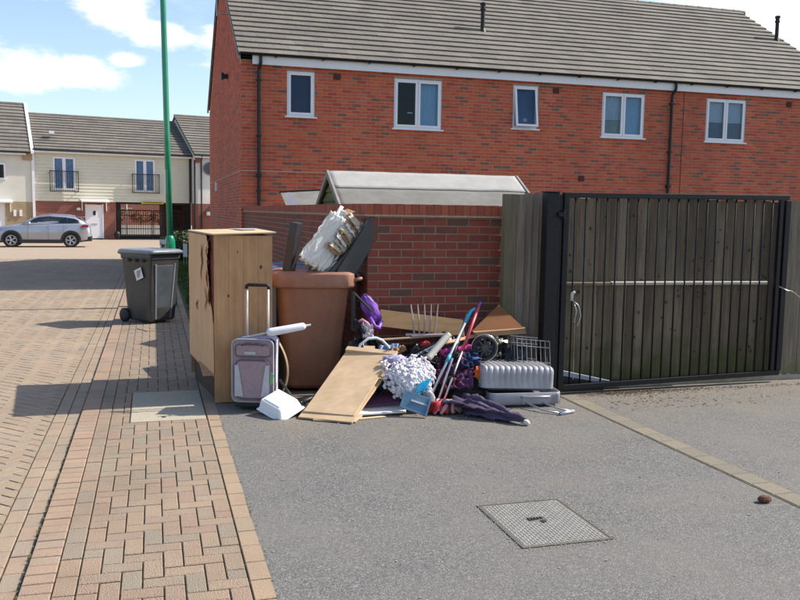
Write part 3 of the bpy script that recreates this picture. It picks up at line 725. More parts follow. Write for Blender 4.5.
# aerial on the gable and small wall fittings
ae = thing('rooftop_aerial', 'small television aerial bracketed to the brick gable near the ridge', 'aerial', (1.80, 22.4, 6.8))
part('pole', MB().path([(1.62, 22.4, 6.55), (1.62, 22.4, 7.5)], .014, 6).path([(1.86, 22.4, 6.6), (1.62, 22.4, 6.6)], .014, 6), M_galv, ae)
am = MB().path([(1.35, 22.4, 6.98), (1.95, 22.4, 6.98)], .010, 6)
for i in range(7): am.path([(1.38+i*.09, 22.27, 6.98), (1.38+i*.09, 22.53, 6.98)], .005, 5)
part('antenna_array', am, M_dark, ae)
part('security_light', MB().box(1.74, 1.88, 22.2, 22.35, 5.0, 5.1).box(1.70, 1.76, 22.17, 22.38, 4.97, 5.13), M_blackpl, H)
part('wall_box', MB().box(1.83, 1.874, 26.3, 26.55, 2.25, 2.5), M_white, H)

# ------------------------------------------------------------------ sheds behind the wall
SH = thing('felt_roofed_shed', 'timber garden shed with pale felt roof rising behind the garden wall', 'shed', (3.55, 10.9, 0))
sx0, sx1, ry_, rz_, ey_, ez_ = 2.22, 4.88, 11.0, 2.20, 10.12, 1.70
M_shed = mat('green_stained_board', (.17, .17, .055), (.10, .105, .035), rough=.9, scale=1, stretch=(2, 3, 30), bump=.3, bscale=2)
nrm = 0
for i in range(8):     # gable boards
    z0 = 1.2+i*.125; z1 = min(z0+.123, 2.17)
    hw = lambda z: min(.84, max(0.0, (rz_-.03-z)/(rz_-ez_)*(ry_-ey_)))
    a, b = hw(z0), hw(z1)
    if a < .03: continue
    part('cladding_board', MB().hexa([(sx0+.02, ry_-a, z0), (sx0+.06, ry_-a, z0), (sx0+.06, ry_+a, z0), (sx0+.02, ry_+a, z0), (sx0+.045, ry_-b, z1), (sx0+.06, ry_-b, z1), (sx0+.06, ry_+b, z1), (sx0+.045, ry_+b, z1)]), M_shed, SH)
part('walls', MB().box(sx0+.07, sx1-.1, ry_-.8, ry_+.8, 0, 1.62), M_shed, SH)
def felt(a, b, m, nm, dz=0.):
    def P(x, t, s, h=0.): return (x, ry_+(ey_-ry_)*t*s if s > 0 else ry_-(ey_-ry_)*t, rz_+(ez_-rz_)*t+dz+h)
    def fn(s, t):
        x = sx0-.02+(sx1-sx0+.04)*s; tt = a+(b-a)*t
        return (x, ry_+(ey_-ry_)*tt, rz_+(ez_-rz_)*tt+dz+.006*noise.noise(Vector((x*3, tt*5, 1))))
    solid(part(nm, MB().grid(30, 6, fn), m, SH, smooth=True), .008)
M_felt = mat('grey_mineral_felt', (.20, .19, .172), (.145, .14, .125), rough=.95, scale=5, bump=.3, bscale=90)
M_feltw = mat('pale_mineral_felt', (.38, .365, .34), (.31, .30, .28), rough=.95, scale=5, bump=.3, bscale=90)
felt(.40, 1.05, M_felt, 'felt_sheet'); felt(-.02, .43, M_feltw, 'felt_sheet', .012)
part('roof_back', MB().hexa([(sx0-.02, ry_, rz_-.02), (sx1+.02, ry_, rz_-.02), (sx1+.02, ry_+.9, ez_-.02), (sx0-.02, ry_+.9, ez_-.02), (sx0-.02, ry_, rz_), (sx1+.02, ry_, rz_), (sx1+.02, ry_+.9, ez_), (sx0-.02, ry_+.9, ez_)]), M_felt, SH)
M_barge = mat('grey_bargeboard', (.30, .27, .24), (.20, .18, .16), rough=.9, scale=10)
for X in (sx0-.03, sx1):
    for sgn in (-1, 1):
        ya = ry_+sgn*.92; za = rz_-(rz_-ez_)*.92/.88
        part('bargeboard', MB().hexa([(X, ya, za-.06), (X+.03, ya, za-.06), (X+.03, ry_, rz_-.06), (X, ry_, rz_-.06), (X, ya, za+.03), (X+.03, ya, za+.03), (X+.03, ry_, rz_+.03), (X, ry_, rz_+.03)]), M_barge, SH)
S2 = thing('garden_store', 'low grey roofed garden store with white end panel beside the drainpipe', 'garden store', (2.5, 14.5, 0))
part('end_panel', MB().prism([(2.14, 0), (2.31, 0), (2.31, 1.72), (2.28, 1.84), (2.23, 1.93), (2.14, 2.00)], 13.96, 14.0, 'y'), M_white, S2)
part('body', MB().box(2.145, 2.85, 14.01, 15.2, 0, 1.66), M_white2, S2)
part('roof', MB().hexa([(2.15, 14.01, 1.67), (2.85, 14.01, 1.67), (2.85, 14.9, 2.03), (2.15, 14.9, 1.98), (2.15, 14.01, 1.69), (2.85, 14.01, 1.69), (2.85, 14.9, 2.05), (2.15, 14.9, 2.0)]), M_felt, S2)
part('roof_trim', MB().hexa([(2.13, 14.9, 1.99), (2.87, 14.9, 2.04), (2.87, 14.96, 2.04), (2.13, 14.96, 1.99), (2.13, 14.9, 2.03), (2.87, 14.9, 2.08), (2.87, 14.96, 2.08), (2.13, 14.96, 2.03)]), M_blackpl, S2)

# ------------------------------------------------------------------ timber fence and gate
FN = thing('closeboard_fence', 'tall weathered closeboard timber fence with mossy foot behind the black gate', 'fence', (5.6, 7.4, 0))
x = 3.72; FY = 7.36; FH = 1.87
i = 0
def board(mb, x0, w_, y, z0, z1, lean=0., th0=.006, th1=.024):
    t = random.uniform(-.006, .006)
    nseg = 3
    mb.hexa([(x0, y-th0+t, z0), (x0+w_, y-th1-.008+t, z0), (x0+w_, y+.002, z0), (x0, y+.002, z0), (x0+lean, y-th0+t, z1+random.uniform(-.006, .006)), (x0+w_+lean, y-th1-.008+t, z1+random.uniform(-.006, .006)), (x0+w_+lean, y+.002, z1), (x0+lean, y+.002, z1)])
    return mb
while x < 9.5:
    w_ = random.choice((.108, .112, .118, .105))
    m = M_fence if x < 6.3 else M_fence2
    part('fence_board', board(MB(), x+random.uniform(-.004, .004), w_-.014, FY+random.uniform(-.010, .006), .05, FH+random.uniform(-.012, .012), random.uniform(-.008, .008)), m, FN)
    x += w_
for k in range(70):     # dark knots in the boards
    kx = random.uniform(3.8, 6.1); kz = random.uniform(.3, 1.75); kr = random.uniform(.006, .012)
    part('board_knot', MB().lathe([(kr*.6, .0), (kr, -.004)], (kx, FY-.036, kz), Matrix(((1, 0, 0), (0, 0, -1), (0, 1.5, 0))), 9), mat('board_knot', (.06, .035, .02), rough=.9), FN)
part('fence_rail', MB().hexa([(4.28, FY-.085, 1.025), (6.1, FY-.085, 1.015), (6.1, FY-.03, 1.015), (4.28, FY-.03, 1.025), (4.28, FY-.085, 1.05), (6.1, FY-.085, 1.04), (6.1, FY-.03, 1.05), (4.28, FY-.03, 1.06)]),
     mat('sunlit_rail', (.50, .46, .39), (.34, .31, .26), rough=.7, scale=6), FN)  # sunlight on the rail top is put into its pale colour
part('fence_rail', MB().hexa([(3.72, FY-.07, 1.025), (4.275, FY-.07, 1.02), (4.275, FY-.03, 1.02), (3.72, FY-.03, 1.025), (3.72, FY-.07, 1.05), (4.275, FY-.07, 1.045), (4.275, FY-.03, 1.055), (3.72, FY-.03, 1.06)]), M_fence, FN)  # same rail, kept board-dark to stand for the shade at its left end
part('gravel_board', MB().box(3.72, 9.5, FY-.035, FY+.01, -.05, .045), mat('gravel_board', (.44, .39, .30), (.25, .22, .16), rough=.95, scale=6), FN)
F2 = thing('short_fence_panel', 'short run of grey brown upright boards between brick wall and black gate post', 'fence', (3.4, 7.45, 0))
part('post', MB().box(3.195, 3.312, 7.42, 7.50, 0, 1.885), mat('green_post', (.20, .155, .095), (.12, .105, .06), rough=.9, scale=1, stretch=(30, 30, 2)), F2)
for k, (a, ww) in enumerate(((3.318, .075), (3.392, .075), (3.466, .07), (3.535, .08))):
    part('fence_board', board(MB(), a, ww-.005, 7.43, .03, 1.885+(.012 if k else 0), 0), mat('grey_board', (.29, .23, .175), (.15, .115, .085), rough=.92, scale=1, bump=.5, bscale=2, stretch=(38, 38, 2.2)), F2)
GT = thing('steel_bar_gate', 'black steel barred driveway gate standing open against the timber fence', 'gate', (4.98, 7.18, 0))
def gp(x): return 7.13+(x-3.70)/(6.24-3.70)*.10
gx0, gx1 = 3.70, 6.235
def rail(mb, z0a, z0b, t, xa=gx0, xb=gx1, d=.05):
    mb.hexa([(xa, gp(xa)-d/2, z0a), (xb, gp(xb)-d/2, z0b), (xb, gp(xb)+d/2, z0b), (xa, gp(xa)+d/2, z0a), (xa, gp(xa)-d/2, z0a+t), (xb, gp(xb)-d/2, z0b+t), (xb, gp(xb)+d/2, z0b+t), (xa, gp(xa)+d/2, z0a+t)])
    return mb
part('top_rail', rail(MB(), 1.855, 1.88, .05), M_black, GT, bv=.004)
part('bottom_rail', rail(MB(), .045, .075, .05), M_black, GT, bv=.004)
part('stile', MB().box(6.19, 6.25, gp(6.2)-.03, gp(6.2)+.03, .127, 1.878), M_black, GT, bv=.004)
part('stile', MB().box(6.125, 6.165, gp(6.1)-.02, gp(6.1)+.02, .127, 1.878), M_black, GT)
part('stile', MB().box(3.645, 3.698, gp(3.7)-.03, gp(3.7)+.03, .045, 1.905), M_black, GT, bv=.004)
xb = 3.775
while xb < 6.1:
    y = gp(xb); f_ = (xb-gx0)/(gx1-gx0)
    part('gate_bar', MB().path([(xb, y, .09+.03*f_), (xb, y, 1.86+.025*f_)], .0085, 8), M_black, GT, smooth=True); xb += .1135
part('latch_lever', MB().path([(3.745, 7.08, .90), (3.745, 7.075, .97), (3.765, 7.06, .985)], [.014, .016, .012], 8), mat('pale_lever', (.6, .6, .58), rough=.4), GT, smooth=True)
cb = MB().path([(3.755, 7.075, .90), (3.80, 7.05, .86), (3.83, 7.05, .76), (3.80, 7.06, .66), (3.77, 7.07, .70), (3.79, 7.06, .80), (3.765, 7.07, .88)], .004, 6)
part('cable_loop', cb, M_galv, GT, smooth=True)
part('hinge', MB().box(3.58, 3.66, 7.075, 7.10, 1.68, 1.72).lathe([(.014, 1.66), (.014, 1.74)], (3.637, 7.085, 0), n=10), M_black, GT)
PO = thing('gate_post', 'thick square black steel gate post beside the silver suitcase', 'post', (3.55, 7.15, 0))
part('shaft', MB().box(3.475, 3.60, 7.10, 7.22, -.05, 1.90), M_black, PO, bv=.006)
part('shaft_plate', MB().box(3.604, 3.638, 7.115, 7.20, -.05, 1.885), M_black, PO, bv=.003)
part('cap', MB().box(3.468, 3.607, 7.093, 7.227, 1.902, 1.912), M_black, PO, bv=.003)
wr = MB()
pts = [(6.13, 7.17, 1.0), (6.20, 7.13, .97), (6.26, 7.15, .955), (6.31, 7.18, .95), (6.40, 7.24, .92), (6.52, 7.28, .86), (6.60, 7.31, .80), (6.75, 7.315, .80), (6.95, 7.31, .90)]
wr.path(pts, .0035, 5); wr.path([(p[0]+.004*math.sin(i*2), p[1]-.008, p[2]+.007*math.cos(i*3)) for i, p in enumerate(pts[:5])], .003, 5)
single('twisted_wire', wr, M_galv, 'thin twisted wire tied from gate stile to the fence at right', 'wire', (6.2, 7.15, .95), True)
pk = MB().hexa([(3.73, 7.24, .16), (4.42, 7.25, .02), (4.42, 7.31, .02), (3.73, 7.30, .16), (3.73, 7.24, .215), (4.42, 7.25, .055), (4.42, 7.31, .055), (3.73, 7.30, .215)])
single('grey_plank', pk, mat('grey_painted_wood', (.38, .39, .43), (.3, .31, .34), rough=.7), 'grey painted plank slanting to the ground behind the gate bars', 'plank', (4.0, 7.27, .0), bv=.004)
single('dark_sheet', MB().hexa([(3.72, 7.22, 0), (4.2, 7.225, 0), (4.2, 7.235, 0), (3.72, 7.235, 0), (3.72, 7.22, .15), (4.2, 7.225, .05), (4.2, 7.235, .05), (3.72, 7.235, .15)]), M_blackpl, 'black plastic sheet standing below the slanting grey plank', 'plastic sheet', (3.95, 7.23, 0))
lf = MB()
for i in range(1500):
    x = min(6.6, 3.85+abs(random.gauss(0, .55))+random.uniform(0, .5)) if random.random() < .7 else random.uniform(3.8, 6.5)
    y = 7.12-abs(random.gauss(0, .07)) if random.random() < .75 else random.uniform(6.4, 7.1)
    a = random.uniform(0, 2*PI); s_ = random.uniform(.006, .018); h = random.uniform(.002, .010)
    lf.add([(x-s_*math.cos(a), y-s_*math.sin(a), .002), (x+s_*.4*math.sin(a), y-s_*.4*math.cos(a), h), (x+s_*math.cos(a), y+s_*math.sin(a), .003), (x-s_*.4*math.sin(a), y+s_*.4*math.cos(a), h*.7)], [(0, 1, 2, 3)])
stuff('leaf_litter', lf, mat('dead_leaf', (.09, .06, .035), (.19, .13, .07), rough=.95, scale=40), None, 'dry brown leaf litter scattered below the gate', 'leaf litter')

# ------------------------------------------------------------------ lamp post
LP = thing('lamp_post', 'tall green painted lamp post behind the grey bin', 'lamp post', (.295, 15.2, 0))
M_green = mat('green_paint', (.012, .26, .13), (.010, .20, .10), rough=.28, scale=6, coat=.4)
lean = lambda z: (.295-.0165*z, 15.2, z)
part('base', MB().path([lean(z) for z in (-.05, 0, .3, 1.05, 1.14, 1.19, 1.235)], [.088, .088, .088, .088, .084, .070, .052], 20), M_green, LP, smooth=True)
part('column', MB().path([lean(z) for z in (1.225, 3, 5, 7.2)], [.052, .051, .049, .046], 18), M_green, LP, smooth=True)
part('access_door', MB().box(.26, .34, 15.105, 15.117, .45, .95), M_green, LP)
part('number_sticker', MB().box(.198, .212, 15.135, 15.149, 1.93, 2.36), M_white, LP)
part('cable_bracket', MB().box(.10, .19, 15.10, 15.14, 1.08, 1.16).box(.11, .13, 15.1, 15.13, .98, 1.10), M_alu, LP)
part('lantern', MB().path([lean(7.19), (.17, 15.2, 7.4), (.0, 15.15, 7.5)], .035, 10).box(-.5, 0.02, 15.06, 15.24, 7.44, 7.56), M_alu, LP)

# ------------------------------------------------------------------ wheelie bins
def bin_(label, loc, rz, m_body, m_lid, lid_open=False, slots=True, skirt=0., rc=.035, sticker=False, panel=False, s=1.0):
    t = thing('wheelie_bin', label, 'bin', loc, rz)
    def q(mb, name, m, smooth=False, bv=0, par=None):
        mb.v = [(x*s, y*s, z*s) for x, y, z in mb.v]
        return part(name, mb, m, par or t, smooth, False, bv)
    zb, zt = .03, .98; wb, wt, db, dt = .23, .275, .24, .335
    body = MB()
    outer = [(-wb, -db+.02), (wb, -db+.02), (wb, db-.02), (-wb, db-.02)]
    def ring(w_, y0, y1, z, r=rc):
        pts = []
        for cx, cy, a0 in ((w_-r, y0+r, -90), (w_-r, y1-r, 0), (-w_+r, y1-r, 90), (-w_+r, y0+r, 180)):
            for k in range(5):
                a = R(a0+k*22.5); pts.append((cx+r*math.cos(a), cy+r*math.sin(a), z))
        return pts
    rings = [ring(wb-.02, -.24, .20, zb), ring(wb, -.26, .22, zb+.03), ring(wb+.02, -.29, .25, .45), ring(wt-.015, -.325, .30, .90), ring(wt, -.335, .31, .905), ring(wt+.004, -.34, .315, zt),
             ring(wt-.012, -.325, .30, zt), ring(wt-.02, -.315, .29, .90), ring(wb, -.27, .23, .35), ring(wb-.03, -.22, .18, .12)]
    n_ = 20; pts = [p for r_ in rings for p in r_]; fs = [tuple(range(n_))[::-1]]
    for i in range(len(rings)-1):
        for j in range(n_): fs.append((i*n_+j, i*n_+(j+1) % n_, (i+1)*n_+(j+1) % n_, (i+1)*n_+j))
    fs.append(tuple((len(rings)-1)*n_+j for j in range(n_)))
    body.add(pts, fs)
    b = q(body, 'body', m_body, True); bevel(b, .004, 2, 30)
    # wheels and axle
    for sx in (-1, 1):
        wmb = MB().lathe([(.03, -.028), (.085, -.028), (.1, -.018), (.1, .018), (.085, .028), (.03, .028)], (sx*.255, .245, .10), frame((0, 0, 1), (1, 0, 0)), 20)
        q(wmb, 'wheel', M_blackpl, True)
    q(MB().path([(-.25, .245, .10), (.25, .245, .10)], .012, 8), 'axle', M_galv)
    # rim handle at the back
    hd = MB().path([(-.23, .33, .97), (-.23, .40, .985), (.23, .40, .985), (.23, .33, .97)], .017, 8)
    q(hd, 'handle', m_body, True)
    rb = MB()
    for sx in (-1, 1):
        for k in range(3): rb.box(sx*(wt+.002)-.006, sx*(wt+.002)+.006, -.22+k*.15, -.17+k*.15, .865, .915)
    if slots:
        for i_ in range(0, len(rb.f), 6):
            sl_ = MB(); sl_.v = rb.v[i_//6*8:i_//6*8+8]; sl_.f = rb.f[:6]; sl_.m = [0]*6; q(sl_, 'side_slot', M_dark)
    if panel:
        pm = MB()
        for sx in (-1, 1):
            pm.hexa([(sx*.13-.014, -.265, .06), (sx*.13+.014, -.265, .06), (sx*.13+.014, -.24, .06), (sx*.13-.014, -.24, .06), (sx*.17-.014, -.337, .84), (sx*.17+.014, -.337, .84), (sx*.17+.014, -.30, .84), (sx*.17-.014, -.30, .84)])
        q(pm, 'front_rib', m_lid, bv=.004)
        pm = MB().hexa([(-.113, -.259, .08), (.113, -.259, .08), (.113, -.24, .08), (-.113, -.24, .08), (-.153, -.329, .82), (.153, -.329, .82), (.153, -.30, .82), (-.153, -.30, .82)])
        q(pm, 'front_panel', mat('sky_sheen_plastic', (.085, .105, .125), (.05, .058, .062), rough=.4, scale=4), bv=.004)  # bluish reflection on the front face is painted into the panel colour
    lid = MB()
    lr = [ring(wt+.015, -.375, .345, zt+.002-skirt, max(.05, rc)), ring(wt+.022, -.385, .355, zt+.02-skirt, max(.05, rc)), ring(wt+.018, -.38, .35, zt+.045, max(.05, rc)), ring(wt-.01, -.35, .33, zt+.062, max(.05, rc)), ring(wt-.06, -.29, .27, zt+.066, .05), ring(wt-.08, -.26, .24, zt+.05, .05), ring(.02, -.03, .03, zt+.056, .01)]
    pts = [p for r_ in lr for p in r_]; fs = [tuple(range(n_))[::-1]]
    for i in range(len(lr)-1):
        for j in range(n_): fs.append((i*n_+j, i*n_+(j+1) % n_, (i+1)*n_+(j+1) % n_, (i+1)*n_+j))
    fs.append(tuple((len(lr)-1)*n_+j for j in range(n_)))
    lid.add(pts, fs)
    if lid_open:
        piv = Vector((0, .36, zt+.01)); Rm = Matrix.Rotation(R(-255), 3, 'X'); lid.v = [tuple(piv+Rm @ (Vector(v)-piv)) for v in lid.v]
    lo = q(lid, 'lid', m_lid, True); bevel(lo, .004, 2, 30)
    if sticker:
        sm = MB(); M_ = frame((0, .92, -.35), (-1, 0, 0))
        sm.rbox((-.283, -.10, .70), (.15, .15, .002), M_)
        q(sm, 'label_sticker', M_white2)
        gg = MB()
        for k in range(4): gg.rbox((-.2865, -.10, .70+.04-k*.025), (.09-.01*k, .010, .002), M_)
        q(gg, 'label_print', M_blackpl)
    return t
M_greyb = mat('grey_bin_plastic', (.062, .060, .058), (.04, .04, .041), patch=(4, .8, 1.25), rough=.42, scale=6, bump=.08, bscale=200)
M_greyl = mat('grey_bin_lid', (.21, .225, .25), (.15, .16, .18), rough=.25, scale=5)  # pale bluish reflection on the lid is put into its base colour
M_brown = mat('brown_bin_plastic', (.285, .132, .08), (.235, .105, .062), patch=(4, .8, 1.18), rough=.45, scale=4, bump=.08, bscale=200)
M_brownl = mat('brown_bin_lid', (.34, .165, .108), (.26, .12, .078), patch=(5, .85, 1.1), rough=.5, scale=8)
M_navy = mat('navy_bin_plastic', (.012, .02, .045), (.02, .03, .06), rough=.35, scale=5)
bin_('dark grey wheelie bin with closed lid and white label standing on the pavement', (-.055, 13.17, 0), R(40), M_greyb, M_greyl, sticker=True, panel=True, s=1.05)
bin_('brown wheelie bin overflowing with waste paper beside the broken cabinet', (1.468, 7.97, 0), R(-100), M_brown, M_brownl, slots=False, skirt=.075, rc=.10, s=1.09)
bin_('dark blue wheelie bin half hidden behind the brown bin and cabinet', (1.42, 9.0, 0), R(10), M_navy, mat('navy_lid', (.05, .08, .15), rough=.3), s=1.08)

# rim of brown bin is broad: turned collar
# ------------------------------------------------------------------ bin contents
def rumple(c, rad, seed, amp=.25, freq=3., n=24, M=None, flat=None, ridge=True):
    """crumpled closed lump"""
    mb = MB(); M = M or Matrix.Identity(3); c = Vector(c)
    def fn(u, v):
        th = u*2*PI; ph = v*PI
        d = Vector((math.sin(ph)*math.cos(th), math.sin(ph)*math.sin(th), math.cos(ph)))
        p = d*freq+Vector((seed*7.1, seed*3.3, seed))
        nn = noise.noise(p); n2 = abs(noise.noise(p*2.3)); n3 = abs(noise.noise(p*5.1))
        r_ = 1+amp*(nn*1.1-n2*1.2-n3*.5) if ridge else 1+amp*nn
        q = M @ Vector((d.x*rad[0]*r_, d.y*rad[1]*r_, d.z*rad[2]*r_))+c
        if flat is not None and q.z < flat: q.z = flat
        return q
    return mb.grid(n*2, n, fn)
def strip_pts(p0, p1, k): p0, p1 = Vector(p0), Vector(p1); return [p0.lerp(p1, i/k) for i in range(k+1)]
M_paper = mat('white_paper', (.76, .75, .72), (.52, .50, .46), rough=.75, scale=9, amount=.6)
M_paper2 = mat('stained_paper', (.66, .60, .50), (.42, .34, .24), rough=.85, scale=14)
def sheetp(name, o, ux, vy, nu, nv, amp, seed, m, root, th=.002, waves=0, tear=0.):
    """crumpled sheet spanned by vectors ux, vy from corner o"""
    o = Vector(o); ux = Vector(ux); vy = Vector(vy); nrm = ux.cross(vy).normalized()
    def fn(s, t):
        e = tear*noise.noise(Vector((seed, t*9, 2)))*(1 if s > .5 else -1)*abs(s-.5)*2
        p = o+ux*(s+e)+vy*(t+tear*noise.noise(Vector((s*9, seed, 5)))*(abs(t-.5)*2))
        cr = abs(noise.noise(Vector((s*2.5+seed, t*11+1.5*noise.noise(Vector((s*4, t*3, seed))), seed))))
        h = amp*(.55*noise.noise(Vector((s*3+seed, t*3, seed)))+1.5*cr) if waves < 0 else amp*(noise.noise(Vector((s*5+seed, t*5, seed)))*1.2+.6*abs(noise.noise(Vector((s*13, t*11+seed, 3)))))
        if waves > 0: h += amp*.6*math.sin(t*waves*2*PI+1.5*noise.noise(Vector((s*2, t*2, seed))))
        return p+nrm*h
    ob = part(name, MB().grid(nu, nv, fn), m, root, smooth=True) if root is not None else link(name, MB().grid(nu, nv, fn).mesh(name, m, tuple(o), True), None, tuple(o))
    solid(ob, th); return ob
PB = thing('waste_paper_bundle', 'slumping bundle of white plastic and torn packaging sticking up from the brown bin', 'waste paper', (1.5, 7.85, 1.1))
long_ = Vector((.345, .02, .48)); wide = Vector((-.19, -.08, .12))
o0 = Vector((1.49, 7.72, 1.14))
for k in range(7):
    off = Vector((.012, .03, -.004))*k
    sheetp('paper_sheet', o0+off+Vector((random.uniform(-.02, .02), 0, random.uniform(-.02, .02))), long_*random.uniform(.86, 1.03), wide*random.uniform(1.0, 1.22), 48, 48, .024, 3.1*k+1, M_paper, PB, waves=-1, tear=.07)
for k in range(5):
    sheetp('torn_sheet', o0+Vector((.06+.028*k, .02+.03*k, -.03)), long_*random.uniform(.8, 1.02), Vector((-.04, .12, .05)), 36, 12, .03, 20+k*2.2, M_paper2 if k % 2 else M_paper, PB, tear=.22)
for k in range(8):
    a = Vector((1.32+random.uniform(0, .28), 7.76+random.uniform(0, .15), 1.06+random.uniform(0, .05)))
    sheetp('crumpled_scrap', a, (random.uniform(-.1, .16), random.uniform(-.05, .05), random.uniform(.1, .22)), (random.uniform(.06, .14), random.uniform(-.05, .1), random.uniform(-.08, .04)), 16, 12, .035, 50+k, [M_paper, M_paper2, mat('grey_film', (.35, .34, .33), rough=.4)][k % 3], PB, tear=.2)
single('white_stick', MB().path([(1.56, 7.80, 1.52), (1.70, 7.78, 1.745)], [.014, .018], 8), M_white, 'short white plastic stick poking up above the waste paper', 'stick', (1.6, 7.8, 1.55), True)
CB = thing('torn_carton', 'torn brown carton jammed behind the white paper in the bin', 'carton', (1.7, 7.95, 1.3))
A = frame((.62, .05, .78), (-.6, -.3, .6))
c = Vector((1.70, 7.80, 1.49))
for off, size in (((0, .1, 0), (.34, .004, .17)), ((0, 0, -.09), (.30, .2, .004))):
    part('carton_side', MB().rbox(c+A @ Vector(off), size, A), M_card, CB)
part('carton_flap', MB().rbox(c+A @ Vector((.2, .06, .06)), (.10, .15, .004), A @ rotm(y=35)), M_card, CB)
for k in range(11):
    sheetp('corrugated_strip', c+A @ Vector((-.20+.034*k, -.10+.004*(k % 3), random.uniform(-.10, -.06))), A @ Vector((.045, .02, .01)), A @ Vector((random.uniform(-.03, .03), -.02, .17)), 6, 22, .018, 71+k*1.7, (M_card, M_paper2, M_paper2, M_paper)[k % 4], CB, tear=.22, th=.003)
def slab(label, name, c, size, M, m, cat, bv=.004):
    return single(name, MB().rbox(c, size, M), m, label, cat, tuple(c), bv=bv)
M_blackbd = mat('black_laminate', (.028, .030, .036), (.045, .046, .05), rough=.3, scale=8)
slab('narrow black board standing at the left side of the brown bin', 'black_board', Vector((1.245, 7.92, 1.28)), (.075, .24, .62), rotm(y=9, z=-22), M_blackbd, 'board')
bd = slab('glossy black shelf board leaning out of the bin towards the wall', 'black_shelf', Vector((1.855, 7.70, 1.345)), (.17, .035, .66), rotm(y=33, z=8), M_blackbd, 'shelf')
slab('small dark panel wedged between white paper and black shelf', 'brown_offcut_board', Vector((1.66, 7.73, 1.22)), (.035, .1, .34), rotm(y=42, z=5), mat('dark_brown_panel', (.06, .05, .045), rough=.5), 'panel')
single('crumpled_wrapper', rumple((1.70, 7.66, 1.085), (.045, .035, .025), 3, .5, n=10), M_paper2, 'small crumpled wrapper on the rim of the brown bin', 'wrapper', (1.70, 7.66, 1.07), True)

# ------------------------------------------------------------------ broken cabinet
CA = thing('broken_cabinet', 'tall broken pine cabinet with peeling veneer side standing beside the trolley case', 'cabinet', (.75, 8.0, 0))
fl_, fr_, br_, bl_ = (.497, 7.43), (1.0, 7.43), (.985, 8.66), (.345, 8.72)
zt = 1.475
# front made of boards
nb_ = 4
for i in range(nb_):
    a0 = fl_[0]+(fr_[0]-fl_[0])*i/nb_; a1 = fl_[0]+(fr_[0]-fl_[0])*(i+1)/nb_
    part('front_board', MB().box(a0+.0008, a1-.0008, 7.43, 7.452, .008, zt), M_pine, CA)
for kx, kz, kr in ((.90, 1.20, .012), (.62, .95, .009), (.78, .70, .008), (.70, 1.33, .006)):
    part('wood_knot', MB().lathe([(.001, .0), (kr*.6, .0), (kr, -.0006)], (kx, 7.4292, kz), Matrix(((1, 0, 0), (0, 0, -1), (0, 1.6, 0))), 14), mat('wood_knot', (.10, .045, .02), rough=.7), CA)
def side_pt(s, z, t=0.): return (fl_[0]+(bl_[0]-fl_[0])*s-t, 7.455+(bl_[1]-7.455)*s, z)
# left side: cracked veneer panel
def edge_r(z):   # where the torn veneer stops (s from front), larger near the top
    base = 0.0
    if z > .70: base = .0+.16*min(1, max(0, (z-.70)/.25))*(.65+.6*noise.noise(Vector((z*7, 1, 1))))+.07*abs(noise.noise(Vector((z*22, 4, 1))))+.03*noise.noise(Vector((z*60, 2, 3)))
    return max(0.0, base)
def side_fn(u, v):
    z = .235+(1.468-.235)*v
    s0 = edge_r(z); s = s0+(1-s0)*u
    bulge = .012*noise.noise(Vector((s*4, z*3, 8)))+.02*max(0, 1-abs(u)*6)*max(0, min(1, (z-.7)*3))
    return side_pt(s, z-.0*u, .004+max(0, bulge))
sp = part('side_panel', MB().grid(50, 60, side_fn), M_pine2, CA, smooth=True); solid(sp, .004)
# curling splits
for k, (s, z0, z1, w_) in enumerate(((.40, 1.05, 1.38, .028), (.24, .78, 1.0, .016), (.62, .74, .84, .022))):
    def fn(u, v, s=s, z0=z0, z1=z1, w_=w_):
        z = z0+(z1-z0)*v; ww = w_*math.sin(PI*min(1, max(0, v)))**.7
        return side_pt(s+(u-.5)*ww*2+.05*noise.noise(Vector((v*3, k, 0))), z, .0155+.002*math.sin(PI*u))
    part('veneer_split', MB().grid(6, 16, fn), M_redwood if k != 0 else mat('dark_split', (.16, .06, .03), rough=.9), CA)
for k, (zc, ln_, so) in enumerate(((1.33, .22, .15), (1.12, .26, .17), (.93, .18, .12))):     # curled strips of torn veneer
    def cf(u, v, zc=zc, ln_=ln_, so=so, k=k):
        z = zc+(v-.5)*ln_; wd = .035*math.sin(PI*v)**.6
        return side_pt(so+(u-.5)*wd*1.5+.02*math.sin(v*5+k), z, .006+.03*(1-u)*math.sin(PI*v)+.008*noise.noise(Vector((v*6, k, u*3))))
    solid(part('veneer_curl', MB().grid(6, 16, cf), M_pine2, CA, smooth=True), .002)
part('side_core', MB().hexa([(.500, 7.453, .24), (.53, 7.453, .24), (.378, 8.70, .24), (.349, 8.70, .24), (.500, 7.453, 1.465), (.53, 7.453, 1.465), (.378, 8.70, 1.465), (.349, 8.70, 1.465)]), M_redwood, CA)
part('right_side', MB().hexa([(.98, 7.453, .01), (.999, 7.453, .01), (.984, 8.66, .01), (.965, 8.66, .01), (.98, 7.453, zt), (.999, 7.453, zt), (.984, 8.66, zt), (.965, 8.66, zt)]), M_pine, CA)
part('back_panel', MB().box(.35, .98, 8.67, 8.685, .05, zt), M_card, CA)
part('plinth', MB().hexa([(.535, 7.455, 0), (.555, 7.455, 0), (.405, 8.66, 0), (.385, 8.66, 0), (.535, 7.455, .244), (.555, 7.455, .244), (.405, 8.66, .244), (.385, 8.66, .244)]), mat('dark_plinth', (.06, .03, .018), (.04, .02, .012), rough=.8), CA)
part('bottom_board', MB().box(.40, .97, 7.46, 8.66, .245, .26), M_pine, CA)
